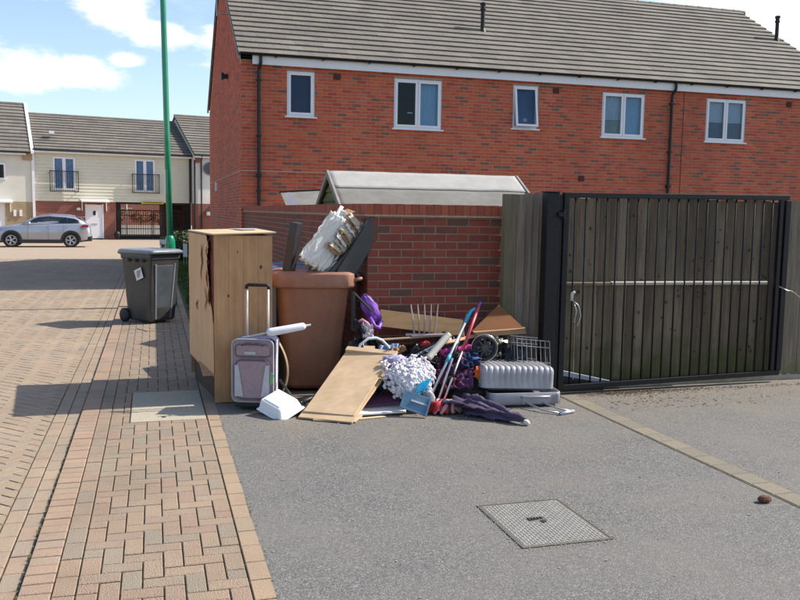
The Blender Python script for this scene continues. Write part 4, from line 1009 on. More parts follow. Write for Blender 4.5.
part('top_panel', MB().hexa([(.485, 7.405, zt), (1.03, 7.41, zt+.022), (1.0, 8.7, zt+.022), (.332, 8.74, zt+.0), (.485, 7.405, zt+.014), (1.03, 7.41, zt+.034), (1.0, 8.7, zt+.036), (.332, 8.74, zt+.014)]), M_ply, CA, bv=.002)
part('torn_patch', MB().hexa([(.80, 8.0, zt+.034), (.93, 8.05, zt+.036), (.96, 8.6, zt+.037), (.72, 8.55, zt+.034), (.80, 8.0, zt+.036), (.93, 8.05, zt+.038), (.96, 8.6, zt+.039), (.72, 8.55, zt+.036)]), mat('grey_torn_paper', (.35, .33, .31), rough=.9), CA)

# ------------------------------------------------------------------ trolley case
TR = thing('trolley_case', 'mauve and grey soft trolley suitcase with its handle raised against the cabinet', 'suitcase', (.83, 7.20, 0), R(-20))
def tl(mb, name, m, smooth=False, bv=0): return part(name, mb, m, TR, smooth, False, bv)
M_mauve = mat('mauve_fabric', (.37, .265, .285), (.30, .21, .23), rough=.85, scale=25, bump=.2, bscale=300)
M_lgrey = mat('light_grey_fabric', (.50, .49, .52), (.42, .41, .44), rough=.8, scale=25)
M_navyf = mat('navy_fabric', (.04, .05, .12), (.03, .035, .08), rough=.7, scale=20)
M_pipe = mat('grey_piping', (.10, .085, .10), rough=.6)
def rr(w_, h, r=.045, n_=5):
    pts = []
    for cx, cz, a0 in ((w_/2-r, h/2-r, 0), (-w_/2+r, h/2-r, 90), (-w_/2+r, -h/2+r, 180), (w_/2-r, -h/2+r, 270)):
        for k in range(n_): a = R(a0+k*90/(n_-1)); pts.append((cx+r*math.cos(a), cz+r*math.sin(a)))
    return pts
def rrprism(mb, w_, h, r, cx, cz, y0, y1, mi=0, inset=.0):
    a = [(p+cx, q+cz) for p, q in rr(w_, h, r)]
    return mb.prism(a, y0, y1, 'y', mi)
tl(rrprism(MB(), .36, .54, .05, 0, .345, -.07, .13), 'case_body', M_navyf, bv=.012)
tl(rrprism(MB(), .352, .535, .05, -.002, .345, -.115, -.068), 'front_shell', M_mauve, bv=.012)
tl(rrprism(MB(), .30, .33, .06, 0, .275, -.145, -.116), 'front_pocket', M_mauve, bv=.012)
tl(rrprism(MB(), .30, .10, .03, .005, .52, -.132, -.116), 'top_pocket', M_mauve, bv=.008)
for sx in (-1, 1):
    q = MB().hexa([(sx*.148, -.152, .13), (sx*.075, -.154, .13), (sx*.075, -.147, .13), (sx*.148, -.147, .13), (sx*.148, -.152, .40), (sx*.115, -.154, .40), (sx*.115, -.147, .40), (sx*.148, -.147, .40)])
    tl(q, 'side_patch', M_lgrey, bv=.003)
def ringp(w_, h, r, cx, cz, y, rad): return MB().path([(p+cx, y, q+cz) for p, q in rr(w_, h, r)], rad, 6, closed=True)
tl(ringp(.30, .33, .06, 0, .275, -.146, .005), 'piping', M_pipe, True); tl(ringp(.352, .535, .05, -.002, .345, -.114, .006), 'piping', M_lgrey, True)
tl(ringp(.30, .10, .03, .005, .52, -.132, .004), 'piping', M_pipe, True)
tl(MB().path([(.09, -.13, .56), (.05, -.15, .585), (-.05, -.15, .585), (-.09, -.13, .56)], .006, 6), 'grab_handle', M_pipe, True)
tl(rrprism(MB(), .10, .022, .010, -.02, .50, -.138, -.132), 'badge', M_lgrey)
tl(MB().box(.181, .186, -.06, .02, .10, .60), 'side_gusset', M_lgrey)
tl(MB().hexa([(.155, -.158, .25), (.17, -.16, .24), (.17, -.155, .24), (.155, -.153, .25), (.165, -.158, .34), (.19, -.16, .32), (.19, -.155, .32), (.165, -.153, .34)]), 'green_tag', mat('green_tag', (.15, .42, .12), rough=.6))
for sx in (-1, 1):
    x = sx*.093-.01
    tl(MB().path([(x, .10, .55), (x, .10, 1.04)], .0105, 8), 'handle_tube', mat('pale_tube', (.75, .72, .66), (.62, .58, .52), rough=.4, metal=.2), True)
    tl(MB().lathe([(.012, -.014), (.032, -.014), (.032, .014), (.012, .014)], (sx*.13, .07, .034), frame((0, 0, 1), (1, 0, 0)), 14), 'wheel', M_blackpl, True)
tl(MB().path([(-.106, .10, 1.02), (-.106, .10, 1.045), (-.09, .10, 1.055), (.07, .10, 1.055), (.086, .10, 1.045), (.086, .10, 1.02)], .015, 8), 'handle_grip', M_blackpl, True)
tl(MB().box(-.16, .17, -.11, .12, .03, .078), 'base_tray', M_blackpl, bv=.008)
# roller in sleeve across the case
SL = thing('rolled_blind', 'white sleeved roller rod lying across the trolley case towards the bin', 'roller rod', (1.0, 7.06, .64))
a, b = Vector((.70, 7.06, .637)), Vector((1.265, 7.08, .725))
part('rod', MB().path([a, b], .008, 8), M_alu, SL, smooth=True)
part('sleeve', MB().path([a.lerp(b, t) for t in (.36, .38, .42, .9, .93, .95)], [.012, .03, .036, .032, .028, .012], 12), mat('white_sleeve', (.78, .78, .84), (.65, .66, .74), rough=.35, scale=8), SL, smooth=True)
part('end_plug', MB().path([a.lerp(b, .95), a.lerp(b, 1.03)], [.012, .008], 8), M_lgrey, SL)
# curved board
dm = MB(); nrm_ = Vector((-.985, -.03, .06)).normalized(); Fm = frame(Vector((0, 0, 1)), nrm_)
pp = [(.31*math.cos(t), .27*math.sin(t)) for t in [i*PI/24 for i in range(48)]]
def bend(p, q, t): v = Fm @ Vector((p, q, t+.10*(p/.31)**2)); return Vector((1.09, 7.42, .315))+v
n_ = len(pp)
rings_ = [(k, s_) for k in (0, 1) for s_ in (1, .75, .5, .25)]
vid = []
for t in (-.008, .008):
    for s_ in (1, .75, .5, .25):
        for p, q in pp: dm.v.append(tuple(bend(p*s_, q*s_, t)))
for side in (0, 1):
    b0 = side*4*n_
    for r_ in range(3):
        for j in range(n_): dm.f.append((b0+r_*n_+j, b0+r_*n_+(j+1) % n_, b0+(r_+1)*n_+(j+1) % n_, b0+(r_+1)*n_+j)); dm.m.append(0)
    dm.f.append(tuple(b0+3*n_+j for j in range(n_))); dm.m.append(0)
for j in range(n_): dm.f.append((j, (j+1) % n_, 4*n_+(j+1) % n_, 4*n_+j)); dm.m.append(1)
single('curved_board', dm, [mat('brown_laminate', (.20, .125, .065), (.15, .09, .045), rough=.6, scale=10), M_ply], 'bowed oval plywood board standing on edge between trolley case and brown bin', 'board', (1.14, 7.42, .31))
# foam box
FB = thing('foam_box', 'white foam food box lying tipped on the asphalt in front', 'foam box', (.985, 6.84, .0))
A = frame((.70, .35, .30), (-.22, -.34, .88)); c = Vector((.985, 6.88, .115))
def pt(x, y, z): return c+A @ Vector((x, y, z))
M_foam = mat('white_foam', (.86, .86, .87), (.80, .80, .82), rough=.6, scale=20)
part('tray', MB().hexa([pt(-.12, -.15, -.06), pt(.12, -.15, -.06), pt(.12, .15, -.06), pt(-.12, .15, -.06), pt(-.095, -.125, .03), pt(.095, -.125, .03), pt(.095, .125, .03), pt(-.095, .125, .03)]), M_foam, FB, bv=.012)
part('rim', MB().rbox(pt(0, 0, -.066), (.265, .325, .014), A), M_foam, FB, bv=.005)
part('lid_panel', MB().rbox(pt(0, 0, .033), (.15, .20, .006), A), M_foam, FB, bv=.003)

# blue cloth, black tool, bits
sheetp('blue_rag', (1.02, 6.86, .012), (.18, .03, .03), (.03, .14, .05), 18, 14, .03, 5, mat('blue_rag', (.16, .34, .55), (.25, .42, .6), rough=.9, scale=20), None); tag(bpy.data.objects['blue_rag'], 'crumpled pale blue rag between foam box and leaning boards', 'rag')
single('black_hand_tool', MB().path([(1.14, 6.86, .10), (1.22, 6.9, .115), (1.33, 6.93, .15)], [.035, .022, .012], 8).box(1.10, 1.17, 6.84, 6.9, .03, .12).path([(1.02, 7.1, .26), (1.14, 6.95, .08)], .01, 6), M_blackpl, 'black plastic handle lying over the corner of leaning boards', 'tool', (1.2, 6.88, .03), True)
# leaning boards
def plank(o, e1, e2, th):
    o, e1, e2 = Vector(o), Vector(e1), Vector(e2); nn = e1.cross(e2).normalized()*th
    if nn.z < 0: nn = -nn
    return MB().hexa([o, o+e1, o+e1+e2, o+e2, o+nn, o+e1+nn, o+e1+e2+nn, o+e2+nn])
LB = thing('leaning_wood_panel', 'large pale plywood panel sloping from the pile to the asphalt', 'wood panel', (1.5, 6.9, 0))
part('panel', plank((1.17, 6.76, .045), (.37, -.24, 0), (.475, .52, .405), .016), M_ply, LB, bv=.002)
part('end_batten', plank((1.626, 7.255, .452), (.40, -.23, -.02), (.03, .034, .026), .03), M_ply, LB, bv=.003)
part('patch', plank((1.72, 6.95, .31), (.11, -.068, .0), (.075, .083, .064), .003), mat('faded_patch', (.46, .34, .20), rough=.8), LB)
single('lower_wood_panel', plank((1.12, 6.73, .006), (.39, -.27, 0), (.46, .53, .33), .016), M_ply, 'second plywood panel lying underneath the large sloping one', 'wood panel', (1.4, 6.8, 0), bv=.002)
single('splintered_board', plank((1.22, 6.63, .004), (.32, -.14, .0), (.10, .16, .01), .012), M_ply, 'thin splintered board end poking out below the panels', 'board', (1.35, 6.6, 0), bv=.002)
single('wood_scrap', plank((1.60, 6.585, .003), (.235, .035, 0), (-.01, .04, .0), .006), mat('pale_scrap', (.6, .47, .3), rough=.8), 'thin pale strip of wood lying flat in front of the white board', 'wood scrap', (1.7, 6.6, 0))
single('white_flat_board', plank((1.60, 6.68, .01), (.42, -.015, .01), (.08, .36, .05), .014), mat('white_melamine', (.78, .76, .74), (.68, .65, .63), rough=.5), 'white faced board lying flat under the purple sheet', 'board', (1.8, 6.8, 0), bv=.002)
single('purple_sheet', plank((1.66, 6.80, .05), (.34, -.03, .03), (.06, .3, .12), .012), mat('plum_card', (.13, .04, .09), (.10, .03, .07), rough=.6), 'plum coloured flat sheet beside the large plywood panel', 'sheet', (1.8, 6.9, .05), bv=.002)
# ------------------------------------------------------------------ heap: black bags and fabrics
M_bag = mat('black_polythene', (.010, .010, .012), (.018, .018, .02), rough=.33, scale=12, bump=.5, bscale=35)
for lab, c, rad, sd_ in (('black bin bag under the purple bag by the brown bin', (1.80, 7.42, .26), (.14, .2, .3), 1), ('black bin bag behind the white hoop', (2.05, 7.38, .22), (.18, .22, .24), 2),
                        ('black bin bag below the metal tines', (2.36, 7.36, .24), (.22, .24, .27), 3), ('black bin bag behind the mop poles', (2.70, 7.42, .28), (.22, .2, .30), 4), ('black bin bag under the folded brown card', (3.05, 7.42, .28), (.22, .2, .30), 5),
                        ('low black bin bag under the white fleece', (2.15, 6.98, .10), (.24, .2, .14), 6)):
    single('bin_bag', rumple(c, rad, sd_, .28, 2.6, 26, flat=.004), M_bag, lab, 'bin bag', (c[0], c[1], 0), True)
M_purp = mat('purple_fabric', (.22, .07, .42), (.13, .035, .28), rough=.5, scale=12, bump=.2)
single('purple_bag', rumple((1.91, 7.48, .80), (.075, .06, .17), 11, .28, 1.5, 22, rotm(y=-28)), M_purp, 'bright purple crumpled bag beside the brown bin', 'bag', (1.92, 7.5, .6), True)
single('purple_strap', MB().path([(1.88, 7.40, .74), (1.92, 7.38, .66), (1.97, 7.40, .64), (2.0, 7.43, .70)], .022, 8), M_purp, 'thick purple strap curling below the purple bag', 'strap', (1.9, 7.4, .6), True)
single('pink_handle', MB().path([(1.76, 7.37, .70), (1.80, 7.35, .725), (1.85, 7.35, .69), (1.90, 7.36, .62)], .015, 8), mat('pink_rubber', (.62, .22, .36), rough=.5), 'curved pink handle by the corner of the brown bin', 'handle', (1.8, 7.35, .62), True)
sheetp('pale_cloth', (1.79, 7.34, .70), (.10, -.01, -.02), (.01, -.02, -.13), 14, 14, .02, 8, mat('pale_pink_cloth', (.6, .5, .52), rough=.9), None, tear=.2); tag(bpy.data.objects['pale_cloth'], 'scrap of pale pink cloth hanging below the pink handle', 'cloth')
single('black_bracket', MB().path([(1.73, 7.42, .97), (1.90, 7.40, .80)], .012, 6).path([(1.73, 7.42, .97), (1.73, 7.42, .62)], .02, 6), M_blackpl, 'slanting black bracket between brown bin and purple bag', 'bracket', (1.8, 7.4, .6))
sheetp('dark_jacket', (1.72, 7.32, .74), (.22, .0, -.22), (.05, .12, -.32), 20, 20, .05, 15, mat('black_cloth', (.018, .016, .02), rough=.9), None); tag(bpy.data.objects['dark_jacket'], 'black jacket draped over the heap below the purple bag', 'jacket')
# timber plank against the wall and tines
single('timber_plank', plank((2.03, 7.55, .625), (.83, .0, -.115), (.0, .07, .155), .022), mat('old_timber', (.24, .145, .06), (.15, .09, .035), rough=.8, scale=1, stretch=(3, 30, 30)), 'thick brown timber plank propped along the garden wall', 'plank', (2.4, 7.55, .6), bv=.004)
single('thin_batten', plank((1.98, 7.33, .535), (.62, .03, .02), (.0, .04, .0), .012), M_ply, 'thin wooden batten lying on the heap under the tines', 'batten', (2.3, 7.35, .53))
TF = thing('fork_head', 'five upright grey metal tines standing in front of the timber plank', 'fork head', (2.4, 7.38, .57))
for k in range(5):
    x0 = 2.302+k*.049; x1 = 2.265+k*.066
    part('tine', MB().path([(x0, 7.38, .585), ((x0+x1)/2, 7.37, .72), (x1, 7.38, .855)], [.008, .008, .005], 6), mat('weathered_metal', (.42, .37, .36), (.3, .25, .24), rough=.6, metal=.3), TF)
part('crossbar', MB().path([(2.22, 7.38, .575), (2.61, 7.37, .567)], .013, 8).box(2.27, 2.60, 7.34, 7.41, .555, .572), mat('weathered_metal', (0, 0, 0)), TF)
single('red_rag', rumple((2.36, 7.22, .50), (.05, .04, .04), 31, .4, n=12), mat('red_cloth', (.42, .02, .02), rough=.8), 'small red rag under the wooden batten', 'rag', (2.36, 7.22, .46), True)
# hoop
hp = [(1.72, 7.26, .36), (1.725, 7.25, .44), (1.76, 7.24, .52), (1.83, 7.24, .57), (1.90, 7.24, .575), (1.96, 7.25, .55), (2.02, 7.26, .49), (2.05, 7.27, .42)]
single('white_hoop', MB().path(hp, .013, 8), mat('pale_blue_plastic', (.66, .72, .78), rough=.35), 'pale curved plastic hoop arching over the top of the wood panel', 'hoop', (1.88, 7.25, .4), True)
sheetp('blue_film', (1.92, 7.18, .36), (.19, .0, .02), (.02, .12, .13), 16, 12, .03, 41, mat('blue_film', (.12, .22, .42), (.2, .3, .5), rough=.3), None, tear=.15); tag(bpy.data.objects['blue_film'], 'sheet of blue plastic film beside the hoop', 'plastic film')
single('plywood_offcut', plank((1.78, 7.22, .40), (.11, .02, -.01), (.01, .05, .10), .012), M_ply, 'small plywood offcut under the pale hoop', 'offcut', (1.8, 7.2, .38))
# vacuum tube
single('white_tube', MB().path([(1.93, 6.98, .325), (2.43, 7.12, .515)], .011, 8), mat('white_tube', (.70, .72, .78), rough=.35), 'long thin white tube slanting up across the heap', 'tube', (2.2, 7.0, .3), True)
hm = []
for i in range(26):
    t = i/25; hm.append(Vector((2.31, 6.98, .42)).lerp(Vector((2.53, 7.08, .615)), t))
single('ribbed_hose', MB().path(hm, [.030+(.004 if i % 2 else 0) for i in range(26)], 10), mat('cream_plastic', (.56, .53, .46), (.45, .42, .36), rough=.5), 'ribbed cream vacuum hose end beside the blue pole', 'hose', (2.4, 7.0, .4), True)
# fleece
fm = MB(); random.seed(21)
for i in range(1000):
    u = random.random(); a = random.uniform(0, 2*PI)
    cx = 2.10+random.gauss(0, .10); cz = .29+random.gauss(0, .066)
    cx = min(max(cx, 1.88), 2.31); cz = min(max(cz, .13), .46)
    dx = (cx-2.10)/.24; dz = (cz-.28)/.2
    if dx*dx+dz*dz > 1.05*(.72+.95*noise.noise(Vector((math.atan2(dz, dx)*1.3, 4.2, 7)))+.25*(dx > .1 and dz > 0)): continue
    cy = 6.90-.14*math.sqrt(max(0, 1.1-dx*dx-dz*dz))+random.uniform(-.02, .02)+.35*(cz-.28)
    r0 = random.uniform(.007, .0155); dr = Vector((random.gauss(0, 1), random.gauss(0, 1), random.gauss(0, 1))).normalized()*random.uniform(.012, .036)
    c = Vector((cx, cy, cz))
    dk = Vector((random.gauss(0, 1), random.gauss(0, 1), random.gauss(0, 1))).normalized()*.012; fm.path([c-dr, c-dr*.5+dk, c+dr*.3+dk, c+dr], [r0*.4, r0, r0, r0*.4], 6)
random.seed(7)
FL = thing('fleecy_heap', 'heap of fluffy white and lilac fleece in the middle of the rubbish', 'fleece', (2.1, 6.85, .12))
part('fleece_tufts', fm, mat('white_fleece', (.80, .78, .79), (.55, .51, .58), rough=1, scale=8, sheen=.3), FL, smooth=True)
part('fleece_core', rumple((2.10, 6.93, .27), (.17, .09, .14), 9, .3, 3, 16), mat('white_fleece', (0, 0, 0)), FL, smooth=True)
single('lilac_cloth', rumple((2.0, 7.0, .40), (.12, .06, .06), 23, .5, 3, 18), mat('lilac_cloth', (.45, .42, .62), (.36, .33, .52), rough=.9), 'lilac cloth bunched behind the white fleece', 'cloth', (2.0, 7.0, .35), True)
# dustpan and brush
DP = thing('blue_dustpan', 'grey blue plastic dustpan tilted against the white fleece', 'dustpan', (2.07, 6.68, .02))
M_db = mat('dusty_blue_plastic', (.07, .16, .25), (.13, .22, .30), rough=.45, scale=20)
dp = plank((1.955, 6.64, .075), (.20, -.10, -.065), (.06, .055, .135), .008)
part('pan', dp, M_db, DP, bv=.003)
part('pan_lip', plank((1.955, 6.64, .075), (.20, -.10, -.065), (.008, .006, .016), .022), M_db, DP)
part('pan_side', plank((1.955, 6.64, .075), (.012, -.006, -.004), (.06, .055, .135), .03), M_db, DP)
part('pan_side', plank((2.147, 6.543, .012), (.012, -.006, -.004), (.06, .055, .135), .03), M_db, DP)
part('ridge', plank((2.05, 6.63, .125), (.12, -.055, -.038), (.006, .006, .012), .014), M_lgrey, DP)
BB = thing('bright_blue_brush', 'bright turquoise blue hand brush head standing by the fleece', 'brush', (2.16, 6.68, .15))
M_tq = mat('turquoise_plastic', (.01, .36, .60), (.02, .42, .66), rough=.4)
part('brush_head', plank((2.10, 6.68, .165), (.09, -.01, .05), (-.005, .03, .085), .03).v and plank((2.10, 6.68, .165), (.10, -.01, .045), (.045, .03, .085), .03), M_tq, BB, bv=.004)
br = MB()
for i in range(40):
    a = Vector((2.11, 6.665, .17))+Vector((.10, -.01, .045))*random.random()+Vector((.045, .03, .085))*random.random()
    br.path([a, a+Vector((random.uniform(-.01, .01), -.022, random.uniform(-.01, .01)))], .003, 4)
part('bristles', br, M_tq, BB)
single('grey_scoop', rumple((2.24, 6.72, .13), (.05, .04, .09), 44, .2, 1.5, 14, rotm(y=-25)), mat('grey_plastic', (.38, .38, .42), rough=.5), 'grey plastic scoop beside the turquoise brush', 'scoop', (2.24, 6.72, .05), True)
# poles
def pole(name, label, segs):
    t = thing(name, label, 'mop pole', tuple(segs[0][0][0]))
    for pn, (p, r_, m) in enumerate(segs): part(('shaft', 'grip', 'joint', 'collar')[min(pn, 3)], MB().path(p, r_, 9), m, t, smooth=True)
def al(a, b, t): return Vector(a).lerp(Vector(b), t)
M_silb = mat('pale_blue_metal', (.46, .52, .62), (.4, .46, .56), rough=.3, metal=.5)
M_skyb = mat('sky_blue_plastic', (.05, .38, .62), rough=.4)
a, b = (2.262, 6.75, .13), (2.775, 7.15, .83)
pole('blue_mop_pole', 'silver mop pole with sky blue grip leaning left of the red one', [([al(a, b, 0), al(a, b, .86)], .0115, M_silb), ([al(a, b, .84), al(a, b, .97), al(a, b, 1.0)+Vector((.025, 0, .0)), al(a, b, 1.0)+Vector((.055, 0, -.02))], .016, M_skyb), ([al(a, b, .38), al(a, b, .46)], .017, M_skyb)])
a, b = (2.318, 6.74, .06), (2.735, 7.16, .78)
pole('silver_mop_pole', 'plain silver mop pole with black collar between the blue and red poles', [([al(a, b, 0), al(a, b, 1)], .0125, M_chrome), ([al(a, b, .50), al(a, b, .66)], .02, M_blackpl), ([al(a, b, -.02), al(a, b, .05)], .02, M_lgrey)])
a, b = (2.385, 6.74, .10), (2.845, 7.14, .87)
pole('red_mop_pole', 'mop pole with long red upper sleeve standing in the red mop head', [([al(a, b, 0), al(a, b, .55)], .010, M_chrome), ([al(a, b, .5), al(a, b, .97)], .0145, mat('coral_red_plastic', (.55, .06, .09), (.45, .045, .07), rough=.4)), ([al(a, b, .97), al(a, b, 1.03)], .011, M_purp), ([al(a, b, .22), al(a, b, .28)], .014, M_blackpl)])
# mop head
MH = thing('string_mop', 'red and pink mop head lying on the asphalt at the foot of poles', 'mop head', (2.36, 6.66, 0))
cols = [mat('red_mop', (.48, .03, .035), rough=.9), mat('pink_mop', (.68, .30, .34), rough=.9), mat('dark_mop', (.03, .035, .02), rough=.9), mat('grey_mop', (.38, .37, .33), rough=.9)]
random.seed(5)
for k in range(26):
    a = random.uniform(0, 2*PI); c0 = Vector((2.36+random.uniform(-.06, .06), 6.66+random.uniform(-.03, .03), .07+random.uniform(0, .03)))
    e = Vector((2.36+.16*math.cos(a), 6.66+.085*math.sin(a), .015)); md = (c0+e)/2+Vector((0, 0, .035))
    ci = 3 if e.x > 2.45 else (1 if k % 4 == 0 else (2 if k % 5 == 0 else 0))
    part('mop_strand', MB().path([c0, md, e], [.02, .026, .014], 7), cols[ci], MH, smooth=True)
random.seed(7)
# pushchair
PC = thing('pushchair', 'collapsed pushchair with one spoked wheel up and magenta floral seat', 'pushchair', (2.75, 7.1, 0))
wc = Vector((2.85, 7.0, .493)); Wf = frame((0, 0, 1), Vector((-.12, -1, .12)))
part('tyre', MB().lathe([(.088, -.016), (.108, -.018), (.117, -.008), (.117, .010), (.106, .018), (.088, .016)], wc, Wf, 36, cap=False), M_blackpl, PC, smooth=True)
part('rim', MB().path([wc+Wf @ Vector((.122*math.cos(t), .122*math.sin(t), -.006)) for t in [i*2*PI/40 for i in range(40)]], .0035, 6, closed=True), M_chrome, PC, smooth=True)
sp_ = MB().lathe([(.012, -.02), (.03, -.018), (.03, .018), (.012, .02)], wc, Wf, 14)
for k in range(9):
    a = k*2*PI/9; d1 = Wf @ Vector((math.cos(a), math.sin(a), 0)); sp_.path([wc+d1*.02, wc+d1*.09], [.008, .006], 6)
part('spokes', sp_, mat('grey_spoke', (.06, .06, .065), rough=.35), PC)
0 and part('wheel_disc', MB().lathe([(.005, .012), (.088, .012), (.088, .015), (.005, .015)], wc, Wf, 24), mat('dark_wheel', (.008, .008, .010), rough=.9, spec=.1), PC)
part('frame_tube', MB().path([(2.85, 7.05, .49), (2.72, 7.15, .42), (2.5, 7.15, .36), (2.42, 7.1, .2), (2.5, 7.05, .03)], .012, 8).path([(2.85, 7.05, .49), (2.85, 7.25, .2), (2.85, 7.3, .02)], .012, 8), M_blackpl, PC, smooth=True)
rl = [Vector((2.44, 7.05, .455)).lerp(Vector((2.76, 7.05, .50)), t) for t in [i/20 for i in range(21)]]
part('hood_roll', MB().path(rl, [.026+.006*math.sin(i*1.9) for i in range(21)], 10), mat('magenta_fabric', (.52, .02, .22), (.38, .015, .17), rough=.8), PC, smooth=True)
flo = bpy.data.materials.new('floral_fabric'); flo.use_nodes = True; t = flo.node_tree; bsd = t.nodes['Principled BSDF']; g_ = t.nodes.new('ShaderNodeNewGeometry'); vo = t.nodes.new('ShaderNodeTexVoronoi'); vo.inputs['Scale'].default_value = 34
t.links.new(g_.outputs['Position'], vo.inputs['Vector']); sc_ = t.nodes.new('ShaderNodeSeparateColor'); t.links.new(vo.outputs['Color'], sc_.inputs[0]); rp = t.nodes.new('ShaderNodeValToRGB'); rp.color_ramp.interpolation = 'CONSTANT'
e = rp.color_ramp.elements; e[0].color = (.02, .008, .015, 1); e[1].position = .45; e[1].color = (.20, .012, .09, 1)
for p, c in ((.68, (.03, .02, .08)), (.8, (.35, .04, .18)), (.92, (.30, .22, .12))): x = e.new(p); x.color = (*c, 1)
t.links.new(sc_.outputs[0], rp.inputs[0]); t.links.new(rp.outputs[0], bsd.inputs['Base Color']); bsd.inputs['Roughness'].default_value = .85
part('seat_fabric', rumple((2.60, 7.05, .33), (.19, .10, .14), 13, .4, 2.6, 26), flo, PC, smooth=True)
part('blue_pad', rumple((2.74, 6.98, .405), (.07, .03, .02), 17, .3, 2, 12), mat('blue_pad', (.06, .12, .38), rough=.7), PC, smooth=True)
single('black_seat_liner', rumple((2.62, 6.98, .14), (.26, .14, .15), 19, .35, 2.5, 24, flat=.004), mat('black_cloth', (.018, .016, .02)), 'black cloth liner heaped below the magenta pushchair seat', 'liner', (2.62, 6.98, 0), True)
sheetp('orange_toy_leaf', (2.70, 6.86, .26), (.08, .0, -.02), (.02, .02, .09), 10, 10, .02, 61, mat('orange_felt', (.72, .13, .02), rough=.8), None, tear=.4, th=.006); tag(bpy.data.objects['orange_toy_leaf'], 'small bright orange felt scrap below the pushchair wheel', 'felt scrap')
sheetp('lime_toy_leaf', (2.745, 6.85, .21), (.07, .0, .01), (.0, .02, .045), 10, 8, .015, 66, mat('lime_felt', (.42, .52, .04), rough=.8), None, tear=.4, th=.006); tag(bpy.data.objects['lime_toy_leaf'], 'small lime green felt scrap under the orange one', 'felt scrap')
# folded brown card flap
FC = thing('folded_brown_card', 'folded rust brown card box leaning on the fence above the wheel', 'card box', (3.05, 7.25, .6))
part('card_face', MB().add([(2.82, 7.24, .615), (3.34, 7.24, .63), (3.13, 7.36, .84), (3.02, 7.36, .75)], [(0, 1, 2, 3)]), M_cardd, FC)
solid(FC.children[0], .006)
part('card_lip', MB().hexa([(2.84, 7.14, .575), (3.30, 7.10, .60), (3.355, 7.25, .632), (2.82, 7.25, .612), (2.84, 7.14, .580), (3.30, 7.10, .606), (3.355, 7.25, .638), (2.82, 7.25, .618)]), M_card, FC)
# wire rack
WR = thing('wire_rack', 'small white coated wire rack standing behind the silver suitcase', 'wire rack', (3.37, 7.15, .33))
M_wire = mat('coated_wire', (.30, .30, .30), (.2, .2, .2), rough=.4, metal=.2)
x0, x1, y0, y1, z0, z1 = 3.19, 3.52, 7.02, 7.22, .30, .56
rk = MB(); r_ = .0042
sk = lambda x, y, z: (x, y+(z-.3)*.15, z-.12*(x-3.19)*.9)
for z in (z0, z0+.06, .5, z1):
    rk.path([sk(x0, y0, z), sk(x1, y0, z), sk(x1, y1, z), sk(x0, y1, z)], r_, 6, closed=True)
part('hoops', rk, M_wire, WR)
rk = MB()
for i in range(8):
    x = x0+(x1-x0)*i/7; rk.path([sk(x, y0, z1), sk(x, y0, z0), sk(x, y1, z0), sk(x, y1, z1)], r_*.8, 5)
for i in range(4):
    y = y0+(y1-y0)*i/3; rk.path([sk(x0, y, z1), sk(x0, y, z0), sk(x1, y, z0), sk(x1, y, z1)], r_*.8, 5)
part('wires', rk, M_wire, WR)
# silver suitcase, halves stacked
SC = thing('silver_hard_suitcase', 'ribbed silver hard shell suitcase lying flat with its handle pulled out', 'suitcase', (3.1, 7.0, 0))
M_sil = mat('silver_shell', (.37, .365, .385), (.30, .295, .315), rough=.36, patch=(5, .85, 1.15), metal=.12, scale=7)
M_sild = mat('silver_grey_shell', (.34, .335, .36), (.28, .275, .30), rough=.4, metal=.1, scale=7)
def shell(cx, cy, cz, w_, d_, h, r, ribs, amp, tilt, yaw):
    """closed box with rounded top edges and ribs running front to back"""
    mb = MB(); Mt = rotm(x=tilt[0], y=tilt[1], z=yaw)
    nu, nv = 96, 40
    def prof(t, half, hh):   # t 0..1 across -> (pos, drop)
        L_ = 2*half; return -half+L_*t
    def fn(u, v):
        # section round: front face up, over the top, down the back
        seg = v
        per = h-r; 
        x = -w_/2+w_*u
        # distance to ends for rounding of ends
        ex = max(0, r-(x+w_/2)) if x < 0 else max(0, r-(w_/2-x))
        dropx = r-math.sqrt(max(0, r*r-ex*ex)) if ex > 0 else 0
        s_ = v*(2*(h-r)+PI*r+(d_-2*r))
        if s_ < h-r: y, z, ny, nz_ = -d_/2, s_, -1, 0
        elif s_ < h-r+PI*r/2: a = (s_-(h-r))/r; y, z, ny, nz_ = -d_/2+r-r*math.cos(a), h-r+r*math.sin(a), -math.cos(a), math.sin(a)
        elif s_ < h-r+PI*r/2+d_-2*r: q = s_-(h-r+PI*r/2); y, z, ny, nz_ = -d_/2+r+q, h, 0, 1
        elif s_ < h-r+PI*r+d_-2*r: a = (s_-(h-r+PI*r/2+d_-2*r))/r; y, z, ny, nz_ = d_/2-r+r*math.sin(a), h-r+r*math.cos(a), math.sin(a), math.cos(a)
        else: q = s_-(h-r+PI*r+d_-2*r); y, z, ny, nz_ = d_/2, h-r-q, 1, 0
        rb = 0
        if ribs:
            ph = (x+w_/2-.03)/(w_-.06)*ribs
            if 0 < ph < ribs: rb = -amp*(math.exp(-((ph % 1-.5)/.16)**2))*min(1, max(0, s_-.02)*30)
        y += ny*(rb-dropx); z += nz_*(rb-dropx)
        return Vector((cx, cy, cz))+Mt @ Vector((x, y, z))
    mb.grid(nu, nv, fn)
    # end caps
    for side in (0, 1):
        base = side*nu*(nv+1); mb.f.append(tuple(base+j for j in range(nv+1))); mb.m.append(0)
    return mb
sb_ = MB(); 
